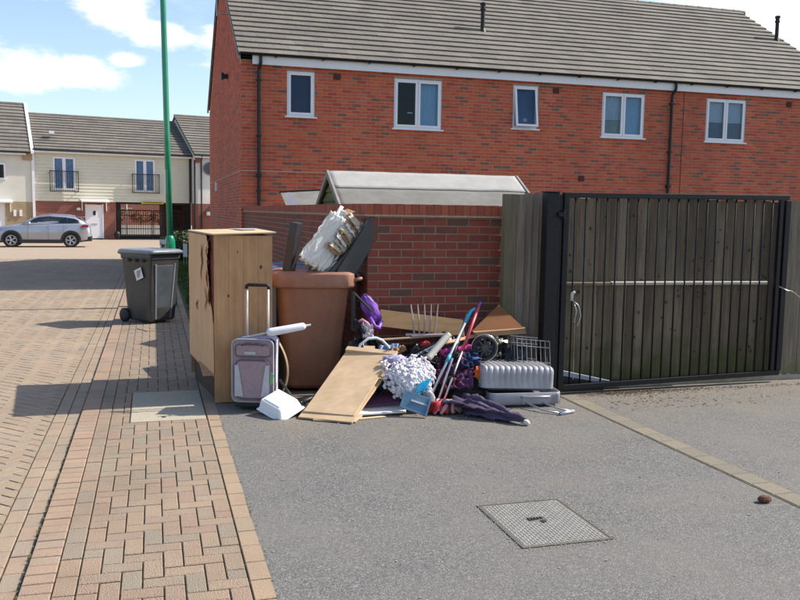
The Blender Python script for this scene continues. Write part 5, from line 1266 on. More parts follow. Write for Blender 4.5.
def hull(cx, cy, z0, z1, w_, d_, r, yaw, tilt=(0, 0)):
    mb = MB(); Mt = rotm(x=tilt[0], y=tilt[1], z=yaw)
    def rg(w2, d2, z, rr_):
        pts = []
        for ax, ay, a0 in ((w2/2-rr_, -d2/2+rr_, -90), (w2/2-rr_, d2/2-rr_, 0), (-w2/2+rr_, d2/2-rr_, 90), (-w2/2+rr_, -d2/2+rr_, 180)):
            for k in range(6): a = R(a0+k*18); pts.append(Vector((cx, cy, 0))+Mt @ Vector((ax+rr_*math.cos(a), ay+rr_*math.sin(a), z)))
        return pts
    rs = [rg(w_-.05, d_-.05, z0, r), rg(w_-.01, d_-.01, z0+.015, r), rg(w_, d_, z0+.04, r), rg(w_, d_, z1, r), rg(w_-.02, d_-.02, z1, r), rg(w_-.04, d_-.04, z0+.05, r)]
    n_ = 24; fs = [tuple(range(n_))[::-1]]; pts = [p for q in rs for p in q]
    for i in range(len(rs)-1):
        for j in range(n_): fs.append((i*n_+j, i*n_+(j+1) % n_, (i+1)*n_+(j+1) % n_, (i+1)*n_+j))
    fs.append(tuple((len(rs)-1)*n_+j for j in range(n_)))
    return mb.add(pts, fs)
part('lower_shell', hull(3.165, 6.97, .012, .13, .66, .52, .05, -6), M_sild, SC, smooth=True); bevel(SC.children[0], .003, 1, 40)
part('upper_shell', shell(3.105, 7.0, .155, .68, .50, .20, .055, 12, .011, (-2, 2.0), -6), M_sil, SC, smooth=True)
part('shell_trim', hull(3.125, 7.01, .13, .165, .625, .505, .05, -6, (-2, 2)), mat('dark_trim', (.12, .12, .14), rough=.4), SC, smooth=True)
M6 = rotm(z=-6)
def q6(x, y, z): return Vector((3.165, 6.97, 0))+M6 @ Vector((x, y, z))
part('carry_handle', MB().path([q6(-.04, -.265, .095), q6(-.035, -.285, .098), q6(.21, -.285, .098), q6(.215, -.265, .095)], .010, 8), M_sil, SC, smooth=True)
part('handle_recess', MB().rbox(q6(.085, -.2605, .055), (.24, .004, .05), M6), M_sild, SC, bv=.002)
for k in range(6): part('corner_rib', MB().rbox(q6(.245+.014*k, -.262, .07), (.005, .004, .09), M6), M_sil, SC)
th = MB().path([(3.12, 6.68, .05), (3.20, 6.50, .022), (3.31, 6.385, .014)], .009, 8).path([(3.27, 6.66, .05), (3.36, 6.52, .022), (3.43, 6.44, .014)], .009, 8)
part('telescopic_handle', th, M_alu, SC, smooth=True)
part('handle_end', MB().path([(3.30, 6.375, .016), (3.46, 6.43, .016)], .016, 8), M_alu, SC, smooth=True)
# umbrella
UM = thing('folded_umbrella', 'dark purple folded garden umbrella lying on the asphalt with pale tip', 'umbrella', (2.75, 6.4, 0))
M_plum = mat('plum_canvas', (.075, .05, .10), (.04, .028, .06), rough=.75, scale=9, bump=.15)
def umf(u, v):
    base = Vector((2.53, 6.66, .035)).lerp(Vector((2.865, 6.13, .03)), u)
    e_ = math.sin(min(1, u*5)*PI/2); ww = (.115*(1-u)**.8)*e_+.02; hh = (.06*(1-u)**.8)*e_+.018
    a = v*2*PI; fold = 1+.28*math.sin(a*5+u*3)*(1-u*.4)+.15*math.sin(a*9+1)+.5*noise.noise(Vector((math.cos(a)*2, math.sin(a)*2, u*5)))
    dr = Vector((.67, .75, 0)).normalized() if False else Vector((.80, .60, 0))
    p = base+dr*math.cos(a)*ww*fold+Vector((0, 0, 1))*(math.sin(a)*hh*fold+hh*.6)
    p += Vector((.3, .4, 1))*(.028*noise.noise(p*14)+.014*noise.noise(p*37))*(1-u*.7)
    p.z = max(.003, p.z); return p
part('canopy', MB().grid(30, 60, umf), M_plum, UM, smooth=True)
part('tip', MB().path([(2.845, 6.155, .03), (2.875, 6.11, .024), (2.885, 6.095, .022)], [.020, .024, .014], 10), mat('pale_tip', (.62, .58, .5), rough=.7), UM, smooth=True)
def um2(u, v):
    p = Vector((2.45, 6.72, .03)).lerp(Vector((2.84, 6.28, .02)), u)+Vector((.80, .60, 0))*(v-.5)*.36*(1-u*.75)
    p.z = .07*(1-u)+.025*noise.noise(Vector((u*6, v*7, 2)))+.03*math.sin(v*14+u*4)*(1-u*.6)+.035; p.z = max(.004, p.z); return p
solid(part('canopy_fold', MB().grid(24, 24, um2), M_plum, UM, smooth=True), .003)
part('tie_strap', MB().path([al((2.55, 6.66, .10), (2.8, 6.26, .07), t)+Vector((.04*math.sin(t*3), .05*math.sin(t*3), .012)) for t in (0, .25, .5, .75, 1)], .005, 6), M_lgrey, UM, smooth=True)
sheetp('dark_trousers', (2.28, 7.12, .40), (.26, .04, -.05), (.05, -.14, -.26), 26, 26, .05, 91, mat('dark_denim', (.03, .035, .06), rough=.9), None); tag(bpy.data.objects['dark_trousers'], 'dark blue trousers crumpled between fleece and magenta seat', 'trousers')
sheetp('plum_blouse', (2.47, 6.86, .16), (.20, -.06, .02), (.05, .12, .14), 24, 24, .04, 95, mat('plum_cloth', (.12, .03, .10), (.07, .02, .06), rough=.9), None); tag(bpy.data.objects['plum_blouse'], 'plum cloth heaped behind the red mop head', 'cloth')
sheetp('black_film', (1.72, 7.02, .30), (.18, .0, .02), (.06, -.16, -.16), 22, 22, .05, 97, M_bag, None); tag(bpy.data.objects['black_film'], 'black film tucked under the edge of the large plywood panel', 'plastic film')
cbp = [(2.40+.22*math.cos(t*1.3)*(1-.03*t), 7.02+.05*math.sin(t*2.1), .36+.10*math.sin(t*1.1)+.02*math.cos(t*5)) for t in [i*.35 for i in range(46)]]
single('black_cable', MB().path(cbp, .005, 6), M_blackpl, 'tangled thin black cable looping around the mop poles', 'cable', (2.4, 7.0, .3), True)
single('tangled_string', MB().path([(1.95+.5*t, 7.0-.18*math.sin(t*5), .42-.35*t+.05*math.sin(t*13)) for t in [i/30 for i in range(31)]], .004, 5), mat('pale_cord', (.6, .58, .52), rough=.8), 'thin pale string trailing down over the fleece to the dustpan', 'string', (2.2, 6.9, .2), True)
for nm_, lb_, c_, ux_, vy_, m_ in (('maroon_scarf', 'maroon scarf trailing between white tube and mop poles', (2.36, 6.92, .30), (.16, .05, .08), (.06, -.08, -.16), mat('maroon_cloth', (.16, .015, .04), (.09, .01, .03), rough=.9)),
        ('navy_shirt', 'navy shirt bunched on the heap left of the spoked wheel', (2.58, 6.98, .46), (.20, .02, .03), (.02, -.06, -.13), mat('navy_cloth', (.02, .03, .09), (.01, .02, .05), rough=.9)),
        ('brown_paper', 'torn brown paper scrap on the heap below the timber plank', (2.02, 7.24, .47), (.14, .02, .03), (.02, -.07, -.05), M_card),
        ('grey_net_bag', 'dark grey cloth stuffed under the wire rack', (3.10, 7.08, .34), (.22, .0, .02), (.04, .16, .12), mat('dark_grey_cloth', (.04, .04, .045), (.02, .02, .022), rough=.9))):
    sheetp(nm_, c_, ux_, vy_, 24, 24, .045, len(nm_)*3.7, m_, None, tear=.15); tag(bpy.data.objects[nm_], lb_, 'cloth' if 'paper' not in nm_ else 'paper')
single('dark_broom_handle', MB().path([(1.98, 7.10, .36), (2.62, 7.22, .58)], .011, 8), M_blackpl, 'dark broom handle lying across the heap behind the white tube', 'broom handle', (2.3, 7.15, .4), True)
single('wood_offcut', plank((2.55, 7.2, .50), (.34, .05, .06), (.0, .03, .02), .008), M_pine2, 'narrow brown wood offcut sticking out behind the mop poles', 'offcut', (2.7, 7.2, .5))
# small litter
random.seed(77)
for k, (x, y) in enumerate(((.78, 7.12), (2.62, 6.3), (.92, 6.55))):
    pass
single('broken_twig', MB().path([(.78, 7.02, .006), (.87, 6.97, .012), (.96, 6.98, .006)], .006, 5), mat('twig', (.30, .22, .13), rough=.9), 'short broken twig on asphalt in front of the trolley case', 'twig', (.87, 7.0, 0))
single('pavement_splinter', MB().path([(-.24, 12.35, .008), (-.10, 12.05, .008)], .007, 5).path([(-.12, 12.10, .008), (.20, 12.0, .008)], .005, 5), M_ply, 'forked wood splinter lying on the pavement in front of the grey bin', 'splinter', (-.1, 12.15, 0))
gt_ = MB(); X0m = 1.787
for i in range(500):
    x, y = random.uniform(.55, 5.5), random.uniform(3.3, 7.0); s_ = random.uniform(.002, .006)
    if random.random() < .5: x, y = random.uniform(.55, 3.4), random.gauss(6.55, .2)
    gt_.rbox((x, y, s_*.5), (s_*2, s_*1.3, s_), rotm(z=random.uniform(0, 180)))
for i in range(420):
    e = random.random(); sd_ = random.choice((0, 1, 2, 3)); o_ = abs(random.gauss(0, .018))
    x, y = ((X0m-o_, 3.80+e*.645), (2.306+o_, 3.80+e*.645), (1.787+e*.519, 3.80-o_), (1.787+e*.519, 4.445+o_))[sd_]
    s_ = random.uniform(.0015, .004); gt_.rbox((x, y, s_*.5), (s_*2, s_*1.3, s_), rotm(z=random.uniform(0, 180)))
stuff('grit', gt_, mat('pale_grit', (.42, .38, .32), (.2, .18, .15), rough=.95, scale=60), None, 'pale grit and crumbs scattered on the asphalt', 'grit')

# ------------------------------------------------------------------ far row of houses (local frame: s along, n back, z up)
FA = Vector((-6.42, 51.46, -.12)); FR = math.atan2(.18931, .98192)
M_clad = mat('cream_weatherboard', (.66, .62, .49), (.60, .56, .445), rough=.7, scale=1.2)
M_render = mat('cream_render', (.68, .65, .56), (.62, .59, .5), rough=.9, scale=1.5)
M_fbr = far_brick_mat('far_red_brick', (.33, .075, .045), (.25, .06, .04), (.38, .28, .22))
M_ybr = far_brick_mat('far_buff_brick', (.50, .36, .19), (.42, .30, .16), (.5, .42, .32))
def fpart(root, name, mb, m, smooth=False, label=None):
    o = link(name, mb.mesh(name, m, None, smooth), root)
    if label: o['label'] = label
    return o
def froof(root, s0, s1, n0, z0, n1, z1, tw=.6, gauge=.40):
    v = Vector((0, n1-n0, z1-z0)); sl_ = v.length; v.normalize()
    rows = int(round(sl_/gauge)); g = sl_/rows; nn = Vector((1, 0, 0)).cross(v)
    for r in range(rows):
        mb = MB(); k = int((s1-s0)/tw)+1; off = (r % 2)*tw/2
        for i in range(k+1):
            a0 = max(s0, s0+i*tw-off); a1 = min(s1, s0+(i+1)*tw-off)
            if a1-a0 < .03: continue
            def P(a, b, t): return Vector((a, n0, z0))+v*b+nn*t
            b0, b1 = r*g-.02+random.uniform(-.003, .003), (r+1)*g+.03
            mb.hexa([P(a0+.004, b0, 0), P(a1-.004, b0, 0), P(a1-.004, b1, -.03), P(a0+.004, b1, -.03), P(a0+.002, b0, .07), P(a1-.002, b0, .07), P(a1-.004, b1, .01), P(a0+.004, b1, .01)])
        fpart(root, 'tile_course', mb, M_tile)
    fpart(root, 'roof_back', MB().add([(s0, n1, z1), (s1, n1, z1), (s1, 2*n1-n0, z0), (s0, 2*n1-n0, z0)], [(0, 1, 2, 3)]).add([(s0, n0+.05, z0-.06), (s1, n0+.05, z0-.06), (s1, n1, z1-.08), (s0, n1, z1-.08)], [(0, 1, 2, 3)]), M_tile)
    rdg = MB(); x = s0
    while x < s1: rdg.path([(x, n1, z1), (min(x+.45, s1), n1, z1)], .11, 8); x += .46
    fpart(root, 'ridge_tiles', rdg, M_tile)
def fwindow(root, s0, s1, z0, z1, n, mull=True, dark=False):
    f = MB(); w_ = .09
    f.box(s0, s1, n-.04, n+.03, z0, z0+w_).box(s0, s1, n-.04, n+.03, z1-w_, z1).box(s0, s0+w_, n-.04, n+.03, z0+w_, z1-w_).box(s1-w_, s1, n-.04, n+.03, z0+w_, z1-w_)
    m = (s0+s1)/2
    if mull: f.box(m-.09, m+.09, n-.04, n+.03, z0+w_, z1-w_)
    fo = fpart(root, 'window', f, M_white)
    fpart(fo, 'pane', MB().box(s0+w_, s1-w_, n-.005, n+.005, z0+w_, z1-w_), GLASS)
    fpart(fo, 'curtain', MB().grid(24, 1, lambda a, b: (s0+w_+(s1-s0-2*w_)*a, n+.05+.02*math.sin(a*30), z0+w_+(z1-z0-2*w_)*b)), mat('dark_curtain', (.05, .05, .06)) if dark else mat('grey_net', (.78, .88, .95), (.42, .52, .60), scale=2.5, rough=.8))
    return fo
def canopy(root, s0, s1, z, n):
    fpart(root, 'door_canopy', MB().hexa([(s0, n-.75, z), (s1, n-.75, z), (s1, n, z+.1), (s0, n, z+.1), (s0, n-.75, z+.07), (s1, n-.75, z+.07), (s1, n, z+.17), (s0, n, z+.17)]), M_white)
    for s_ in (s0+.08, s1-.12):
        fpart(root, 'canopy_bracket', MB().hexa([(s_, n-.5, z-.02), (s_+.05, n-.5, z-.02), (s_+.05, n, z-.02), (s_, n, z-.02), (s_, n-.5, z), (s_+.05, n-.5, z), (s_+.05, n, z), (s_, n, z)]).box(s_, s_+.05, n-.06, n-.005, z-.5, z-.02), M_white)
def balcony(root, s0, s1, z0, z1, n):
    mb = MB().box(s0, s1, n-.22, n-.19, z1-.04, z1).box(s0, s1, n-.22, n-.19, z0, z0+.04).box(s0, s0+.035, n-.225, n-.185, z0, z1+.02).box(s1-.035, s1, n-.225, n-.185, z0, z1+.02)
    mb.box(s0, s0+.03, n-.19, n-.01, z1-.12, z1-.08).box(s1-.03, s1, n-.19, n-.01, z1-.12, z1-.08).box(s0, s0+.03, n-.19, n-.01, z0+.05, z0+.09).box(s1-.03, s1, n-.19, n-.01, z0+.05, z0+.09)
    bo = fpart(root, 'balcony_rail', mb, M_black)
    k = int((s1-s0)/.11)
    for i in range(1, k): fpart(bo, 'baluster', MB().box(s0+(s1-s0)*i/k-.008, s0+(s1-s0)*i/k+.008, n-.213, n-.197, z0+.04, z1-.04), M_black)
EZf = 4.95
FH_ = thing('cream_coach_house', 'cream weatherboarded coach house with two balcony windows above a gated archway', 'house', FA, FR)
# cladding boards around the windows
W1, W2 = (1.05, 2.22, 2.77, 4.60), (5.52, 6.66, 2.76, 4.64)
z = 2.14; k = 0
while z < 4.86:
    z1_ = min(z+.185, 4.87)
    mb = MB()
    for a0, a1 in free_spans(0.03, 8.77, [(w_[0], w_[1]) for w_ in (W1, W2) if w_[2] < z1_-.02 and w_[3] > z+.02]):
        mb.hexa([(a0, -.045, z), (a1, -.045, z), (a1, -.0, z), (a0, -.0, z), (a0, -.02, z1_), (a1, -.02, z1_), (a1, 0, z1_), (a0, 0, z1_)])
    fpart(FH_, 'weatherboard', mb, M_clad); z += .185
wl = MB()
core_face(wl, (0, 0, 0), (1, 0), 8.77, 2.12, 4.9, [W1, W2])
wl.add([(0, 0, 0), (0, 9, 0), (0, 9, 4.9), (0, 0, 4.9)], [(0, 1, 2, 3)]).add([(8.77, 0, 0), (8.77, 9, 0), (8.77, 9, 4.9), (8.77, 0, 4.9)], [(0, 1, 2, 3)]).add([(0, 9, 2.12), (8.77, 9, 2.12), (8.77, 9, 4.9), (0, 9, 4.9)], [(0, 1, 2, 3)])
fpart(FH_, 'wall_core', wl, M_render)
fpart(FH_, 'archway_ceiling', MB().box(4.43, 8.72, .02, 8.98, 2.05, 2.13), M_dark)
gf = MB(); core_face(gf, (0, .0, 0), (1, 0), 4.43, -.2, 2.12, [(2.72, 3.72, -.2, 2.0)])
gf.add([(4.43, 0, -.2), (4.43, 9, -.2), (4.43, 9, 2.12), (4.43, 0, 2.12)], [(0, 1, 2, 3)])
gf.add([(8.70, 0, -.2), (8.70, 9, -.2), (8.70, 9, 2.12), (8.70, 0, 2.12)], [(0, 1, 2, 3)])
fpart(FH_, 'brick_ground_floor', gf, M_fbr)
fpart(FH_, 'archway_lintel', MB().box(4.43, 8.77, -.05, .02, 2.02, 2.13), M_black)
for s_ in (4.46, 8.50): fpart(FH_, 'archway_pier', MB().box(s_, s_+.22, -.02, .25, -.2, 2.02), M_black)
for w_ in (W1, W2): fwindow(FH_, *w_, 0.0)
balcony(FH_, .85, 2.38, 2.66, 3.83, 0); balcony(FH_, 5.33, 6.90, 2.68, 3.80, 0)
dr_ = fpart(FH_, 'front_door', MB().box(2.76, 3.68, .02, .07, .02, 1.96).box(2.72, 2.78, -.01, .08, 0, 2.0).box(3.66, 3.72, -.01, .08, 0, 2.0), M_white)
fpart(dr_, 'door_light', MB().box(3.15, 3.29, .005, .019, 1.35, 1.6), M_dark); fpart(dr_, 'letter_flap', MB().box(3.05, 3.38, .0, .019, .82, .88), M_alu)
canopy(FH_, 2.45, 3.98, 2.10, 0)
fpart(FH_, 'wall_lamp', MB().lathe([(.02, 0), (.10, .02), (.12, .10), (.06, .16)], (2.35, -.12, 1.62), n=12), M_white)
fpart(FH_, 'yellow_height_sign', MB().box(5.85, 7.13, -.09, -.055, 2.06, 2.22), mat('yellow_sign', (.70, .50, .03), rough=.5)); fpart(FH_, 'sign_stripe', MB().box(5.95, 7.03, -.096, -.091, 2.12, 2.16), M_dark)
fpart(FH_, 'fascia', MB().box(0, 8.8, -.28, -.25, 4.80, 4.93), M_white); fpart(FH_, 'soffit', MB().box(0, 8.8, -.249, -.001, 4.84, 4.86), M_white)
fpart(FH_, 'gutter', MB().path([(0, -.33, 4.95), (8.8, -.33, 4.95)], .05, 8), M_blackpl)
fpart(FH_, 'drainpipe', MB().path([(8.72, -.1, 4.8), (8.72, -.1, 0)], .045, 8), M_blackpl)
froof(FH_, .1, 8.8, -.3, 4.98, 4.5, 7.33)
fpart(FH_, 'roof_vent', MB().box(.98, 1.25, .9, 1.25, 5.95, 6.12), M_white)
AG = thing('archway_gate', 'black steel double gate closing the archway under the cream house', 'gate', FA, FR)
for a, b in ((4.70, 6.55), (6.60, 8.48)):
    fpart(AG, 'leaf_frame', MB().box(a, b, .3, .35, 1.63, 1.69).box(a, b, .3, .35, .0, .06).box(a, b, .3, .35, .55, .60).box(a, b, .3, .35, 1.35, 1.39).box(a, a+.05, .3, .35, .06, 1.63).box(b-.05, b, .3, .35, .06, 1.63), M_black)
    k = int((b-a)/.13)
    for i in range(1, k): fpart(AG, 'gate_bar', MB().box(a+(b-a)*i/k-.011, a+(b-a)*i/k+.011, .315, .335, .06, 1.63), M_black)
def leafy(mb, c, rad, n_, size, seed=0):
    rnd = random.Random(seed)
    for i in range(n_):
        d = Vector((rnd.gauss(0, 1), rnd.gauss(0, 1), rnd.gauss(0, 1))).normalized(); r_ = rnd.uniform(.55, 1)**.5*(1+.22*noise.noise(d*2.5+Vector((seed, 0, 0))))
        p = Vector((c[0]+d.x*rad[0]*r_, c[1]+d.y*rad[1]*r_, c[2]+d.z*rad[2]*r_))
        a = Vector((rnd.gauss(0, 1), rnd.gauss(0, 1), rnd.gauss(0, 1))).normalized()*size*rnd.uniform(.6, 1.3); b = a.cross(d+Vector((.1, .2, .3))).normalized()*size*.6
        mb.add([p-a, p+b, p+a, p-b], [(0, 1, 2, 3)])
    return mb
M_rust = mat('copper_leaf', (.30, .13, .06), (.20, .10, .045), rough=.8, scale=12)
def far_obj(name, mb, m, label, cat, group=None):
    o = link(name, mb.mesh(name, m), None, FA, FR); return tag(o, label, cat, group)
for i, (s_, lab) in enumerate(((5.4, 'copper leaved bush seen through the left gate leaf'), (7.3, 'copper leaved bush seen through the middle of the archway'), (8.6, 'copper leaved bush at the right end of the archway'))):
    sh = thing('copper_bush', lab, 'bush', (0, 0, 0)); sh.location = FA; sh.rotation_euler = (0, 0, FR)
    fpart(sh, 'foliage', leafy(MB(), (s_+.6, 11.6, 1.15), (.85, .6, .42), 1300, .055, i+3), M_rust)
    fpart(sh, 'stem', MB().path([(s_+.6, 11.6, -.1), (s_+.6, 11.6, 1.0)], .04, 6), M_soil)
far_obj('courtyard_wall', MB().box(3.0, 12.5, 10.6, 10.75, -.2, .58), M_white2, 'low white wall across the courtyard behind the archway gate', 'wall')
far_obj('courtyard_building', MB().box(-2, 15, 17.0, 17.3, -.2, 4.0), M_fbr, 'red brick building glimpsed through the archway', 'building')
far_obj('courtyard_post', MB().path([(6.7, 10.3, -.1), (6.7, 10.3, 2.3)], .05, 8).box(6.35, 7.1, 10.28, 10.33, 1.75, 1.8), M_white2, 'white post standing behind the archway gate', 'post')
# left neighbour
LH = thing('cream_rendered_house', 'cream rendered house with buff brick ground floor at the left edge', 'house', FA, FR)
ww_ = MB(); core_face(ww_, (-9, -.1, 0), (1, 0), 9.0, 2.05, 4.7, [(6.55, 7.62, 3.25, 4.15)]); ww_.add([(-.0, -.1, 2.05), (0, 9, 2.05), (0, 9, 4.7), (0, -.1, 4.7)], [(0, 1, 2, 3)])
fpart(LH, 'rendered_wall', ww_, M_render)
core = MB(); core_face(core, (-9, -.1, 0), (1, 0), 9.0, -.2, 2.05, [(6.5, 7.55, -.2, 1.98)]); fpart(LH, 'buff_brick_wall', core, M_ybr)
fwindow(LH, -2.45, -1.38, 3.25, 4.15, -.1, False, True)
fpart(LH, 'front_door', MB().box(-2.5, -1.45, -.06, 0, 0, 1.98), M_white); canopy(LH, -2.8, -1.1, 1.98, -.1)
for s_ in (-1.05, -.75): fpart(LH, 'meter_box', MB().box(s_, s_+.14, -.16, -.102, 1.25, 1.6), M_white)
fpart(LH, 'fascia', MB().box(-9, -.35, -.38, -.35, 4.62, 4.74), M_white); fpart(LH, 'gutter', MB().path([(-9, -.42, 4.76), (-.3, -.42, 4.76)], .05, 8), M_blackpl)
fpart(LH, 'corner_corbel', MB().box(-.5, -.02, -.2, -.102, 4.35, 4.75), mat('tan_brick', (.42, .28, .17), rough=.9))
froof(LH, -9.2, -.1, -.4, 4.78, 4.4, 7.85)
fpart(LH, 'white_verge', MB().hexa([(-.10, -.45, 4.70), (.06, -.45, 4.70), (.06, 4.4, 7.80), (-.10, 4.4, 7.80), (-.10, -.45, 4.86), (.06, -.45, 4.86), (.06, 4.4, 7.98), (-.10, 4.4, 7.98)]), M_white)
fpart(LH, 'corner_trim', MB().box(-.06, .08, -.16, -.01, 0, 4.7), M_white)
fpart(LH, 'gable_wall', MB().add([(0, -.1, 4.7), (0, 9, 4.7), (0, 4.4, 7.8)], [(0, 1, 2)]), M_render)
# right neighbour
RH = thing('round_window_house', 'cream rendered house with a round window partly hidden by the brick gable', 'house', FA, FR)
rn = -.9
ww_ = MB(); core_face(ww_, (8.85, rn, 0), (1, 0), 7, 2.12, 4.9, []); ww_.add([(8.85, rn, 2.12), (8.85, 9, 2.12), (8.85, 9, 4.9), (8.85, rn, 4.9)], [(0, 1, 2, 3)])
fpart(RH, 'rendered_wall', ww_, mat('off_white_render', (.66, .64, .60), (.6, .58, .54), rough=.9)); core = MB(); core_face(core, (8.85, rn, 0), (1, 0), 7, -.2, 2.12, []); core.add([(8.85, rn, -.2), (8.85, 0, -.2), (8.85, 0, 2.12), (8.85, rn, 2.12)], [(0, 1, 2, 3)])
fpart(RH, 'brick_wall', core, M_fbr)
Fw = frame((1, 0, 0), (0, -1, 0))
fpart(RH, 'round_window_frame', MB().lathe([(.28, .0), (.28, .05), (.38, .05), (.38, .0)], (9.72, rn-.01, 4.22), Fw, 24, cap=False), mat('grey_frame', (.12, .12, .13), rough=.5))
fpart(RH, 'round_pane', MB().lathe([(.001, .01), (.28, .01), (.28, .02), (.001, .02)], (9.72, rn-.01, 4.22), Fw, 24), mat('grey_glass', (.10, .11, .12), rough=.15))
fpart(RH, 'fascia', MB().box(8.8, 16, rn-.28, rn-.25, 4.84, 4.96), M_white); fpart(RH, 'gutter', MB().path([(8.8, rn-.33, 4.98), (16, rn-.33, 4.98)], .05, 8), M_blackpl)
fpart(RH, 'drainpipe', MB().path([(9.20, rn-.3, 4.95), (9.20, rn-.08, 4.7), (9.20, rn-.08, 0)], .045, 8), M_blackpl); fpart(RH, 'drainpipe', MB().path([(8.80, rn-.1, 4.7), (8.80, rn-.1, 0)], .05, 8), M_blackpl)
fpart(RH, 'corner_corbel', MB().box(8.86, 9.12, rn-.08, rn-.002, 4.55, 4.84), mat('red_corbel', (.33, .08, .05), rough=.9))
froof(RH, 8.75, 16, rn-.3, 5.0, 4.2, 7.75)
fpart(RH, 'gable_wall', MB().add([(8.86, rn, 4.9), (8.86, 9, 4.9), (8.86, 4.2, 7.7)], [(0, 1, 2)]), M_render)
canopy(RH, 9.95, 11.3, 2.10, rn); fpart(RH, 'wall_lamp', MB().lathe([(.02, 0), (.12, .02), (.12, .2), (.06, .24)], (9.6, rn-.12, 1.42), n=12), M_white)
fpart(RH, 'front_door', MB().box(10.2, 11.1, rn-.04, rn-.002, 0, 2.0), M_white)

# plants and marker near the gable
M_hedge = mat('dark_hedge_leaf', (.025, .05, .015), (.045, .08, .02), rough=.7, scale=8)
for i, (x, y, rx, h, lab) in enumerate(((1.0, 31.5, .75, .62, 'dark green rounded shrub beyond the lamp post'), (.75, 28.5, .30, .42, 'small dark shrub nearest the green lamp post'), (1.45, 27.6, .5, .5, 'dark green shrub against the brick gable'))):
    t = thing('green_shrub', lab, 'shrub', (x, y, 0)); part('foliage', leafy(MB(), (x, y, h*.75), (rx, .7, h*.72), 2600, .05, 40+i), M_hedge, t); part('stem', MB().path([(x, y, -.02), (x, y, h)], .04, 6), M_soil, t)
WM = thing('white_marker', 'small white cable marker plate on legs in the grass verge', 'marker', (.90, 25.8, 0))
part('plate', MB().box(.835, .955, 25.78, 25.81, .28, .66), M_white, WM); part('legs', MB().box(.845, .865, 25.79, 25.81, 0, .28).box(.925, .945, 25.79, 25.81, 0, .28), M_conc, WM)
bg = MB(); 
single('door_step_pot', MB().lathe([(.10, 0), (.16, .2), (.17, .22)], (-2.02, 51.9, -.13), n=12).lathe([(.15, .2), (.2, .3), (.1, .45)], (-2.02, 51.9, -.13), n=8), M_blackpl, 'small dark plant pot beside the far white front door', 'plant pot', (-2.02, 51.9, -.13), True)

for o in bpy.data.objects:
    if o.parent or 'category' not in o: continue
    g = {'bin': 'wheelie bins', 'bin bag': 'black bin bags in the heap', 'mop pole': 'mop poles leaning in the heap', 'bush': 'copper leaved bushes behind the archway', 'shrub': 'green shrubs beside the brick gable',
         'wood panel': 'plywood panels on the asphalt', 'felt scrap': 'bright felt scraps'}.get(o['category'])
    if g: o['group'] = g

# ------------------------------------------------------------------ parked car (faces -X)
CR = thing('parked_car', 'silver grey hatchback crossover parked outside the cream house', 'car', (-4.75, 40.9, -.10), R(2))
CR.scale = (.92, .92, .92)
M_car = mat('silver_car_paint', (.40, .41, .46), (.38, .39, .44), rough=.25, metal=.5, coat=.6)
M_clad2 = mat('dark_cladding', (.03, .03, .035), rough=.6)
def loft(secs, m, name, mats=None):
    """secs: list of (x, [(y,z)...]) symmetrical half sections from bottom centre outward to top centre"""
    mb = MB(); k = len(secs[0][1]); full = []
    for x, hs in secs:
        ring = [(x, y, z) for y, z in hs]+[(x, -y, z) for y, z in reversed(hs)]
        full.append(ring); mb.v += ring
    n_ = 2*k
    for i in range(len(secs)-1):
        for j in range(n_): mb.f.append((i*n_+j, i*n_+(j+1) % n_, (i+1)*n_+(j+1) % n_, (i+1)*n_+j)); mb.m.append(0)
    mb.f.append(tuple(range(n_))); mb.m.append(0); mb.f.append(tuple((len(secs)-1)*n_+j for j in range(n_))); mb.m.append(0)
    return mb
def hs(w_, zb, zbelt, zt_, tw): return [(w_*.80, zb), (w_*.97, zb+.10), (w_, (zb+zbelt)/2+.05), (w_*.965, zbelt-.02), (tw, zt_)]
xs = [(-2.19, .60, .42, .66, .70), (-2.10, .76, .26, .82, .86), (-1.8, .86, .22, .92, .98), (-1.3, .89, .22, 1.0, 1.06), (-.95, .90, .22, 1.03, 1.10), (0, .905, .22, 1.05, 1.10), (1.0, .905, .22, 1.10, 1.15), (1.7, .885, .24, 1.13, 1.19), (2.05, .83, .28, 1.10, 1.15), (2.17, .74, .38, .90, .98), (2.2, .65, .45, .7, .74)]
b = fpart(CR, 'body', loft([(x, hs(w_, zb, zbt, zt_, w_*.84)) for x, w_, zb, zbt, zt_ in xs], M_car, 'body'), M_car, True); bevel(b, .02, 2, 40)
gs = [(-.98, .70, 1.06, 1.09), (-.55, .72, 1.08, 1.34), (-.15, .70, 1.08, 1.50), (.5, .69, 1.1, 1.555), (1.15, .68, 1.13, 1.53), (1.65, .66, 1.15, 1.42), (1.98, .64, 1.15, 1.22)]
def ghs(w_, zb, zt_): return [(w_*1.06, zb), (w_*1.05, zb+.01), (w_*1.03, zb+(zt_-zb)*.2), (w_*.86, zt_-.04), (w_*.70, zt_)]
g = fpart(CR, 'glasshouse', loft([(x, ghs(w_+.07, zb, zt_)) for x, w_, zb, zt_ in gs], None, 'g'), M_car, True)
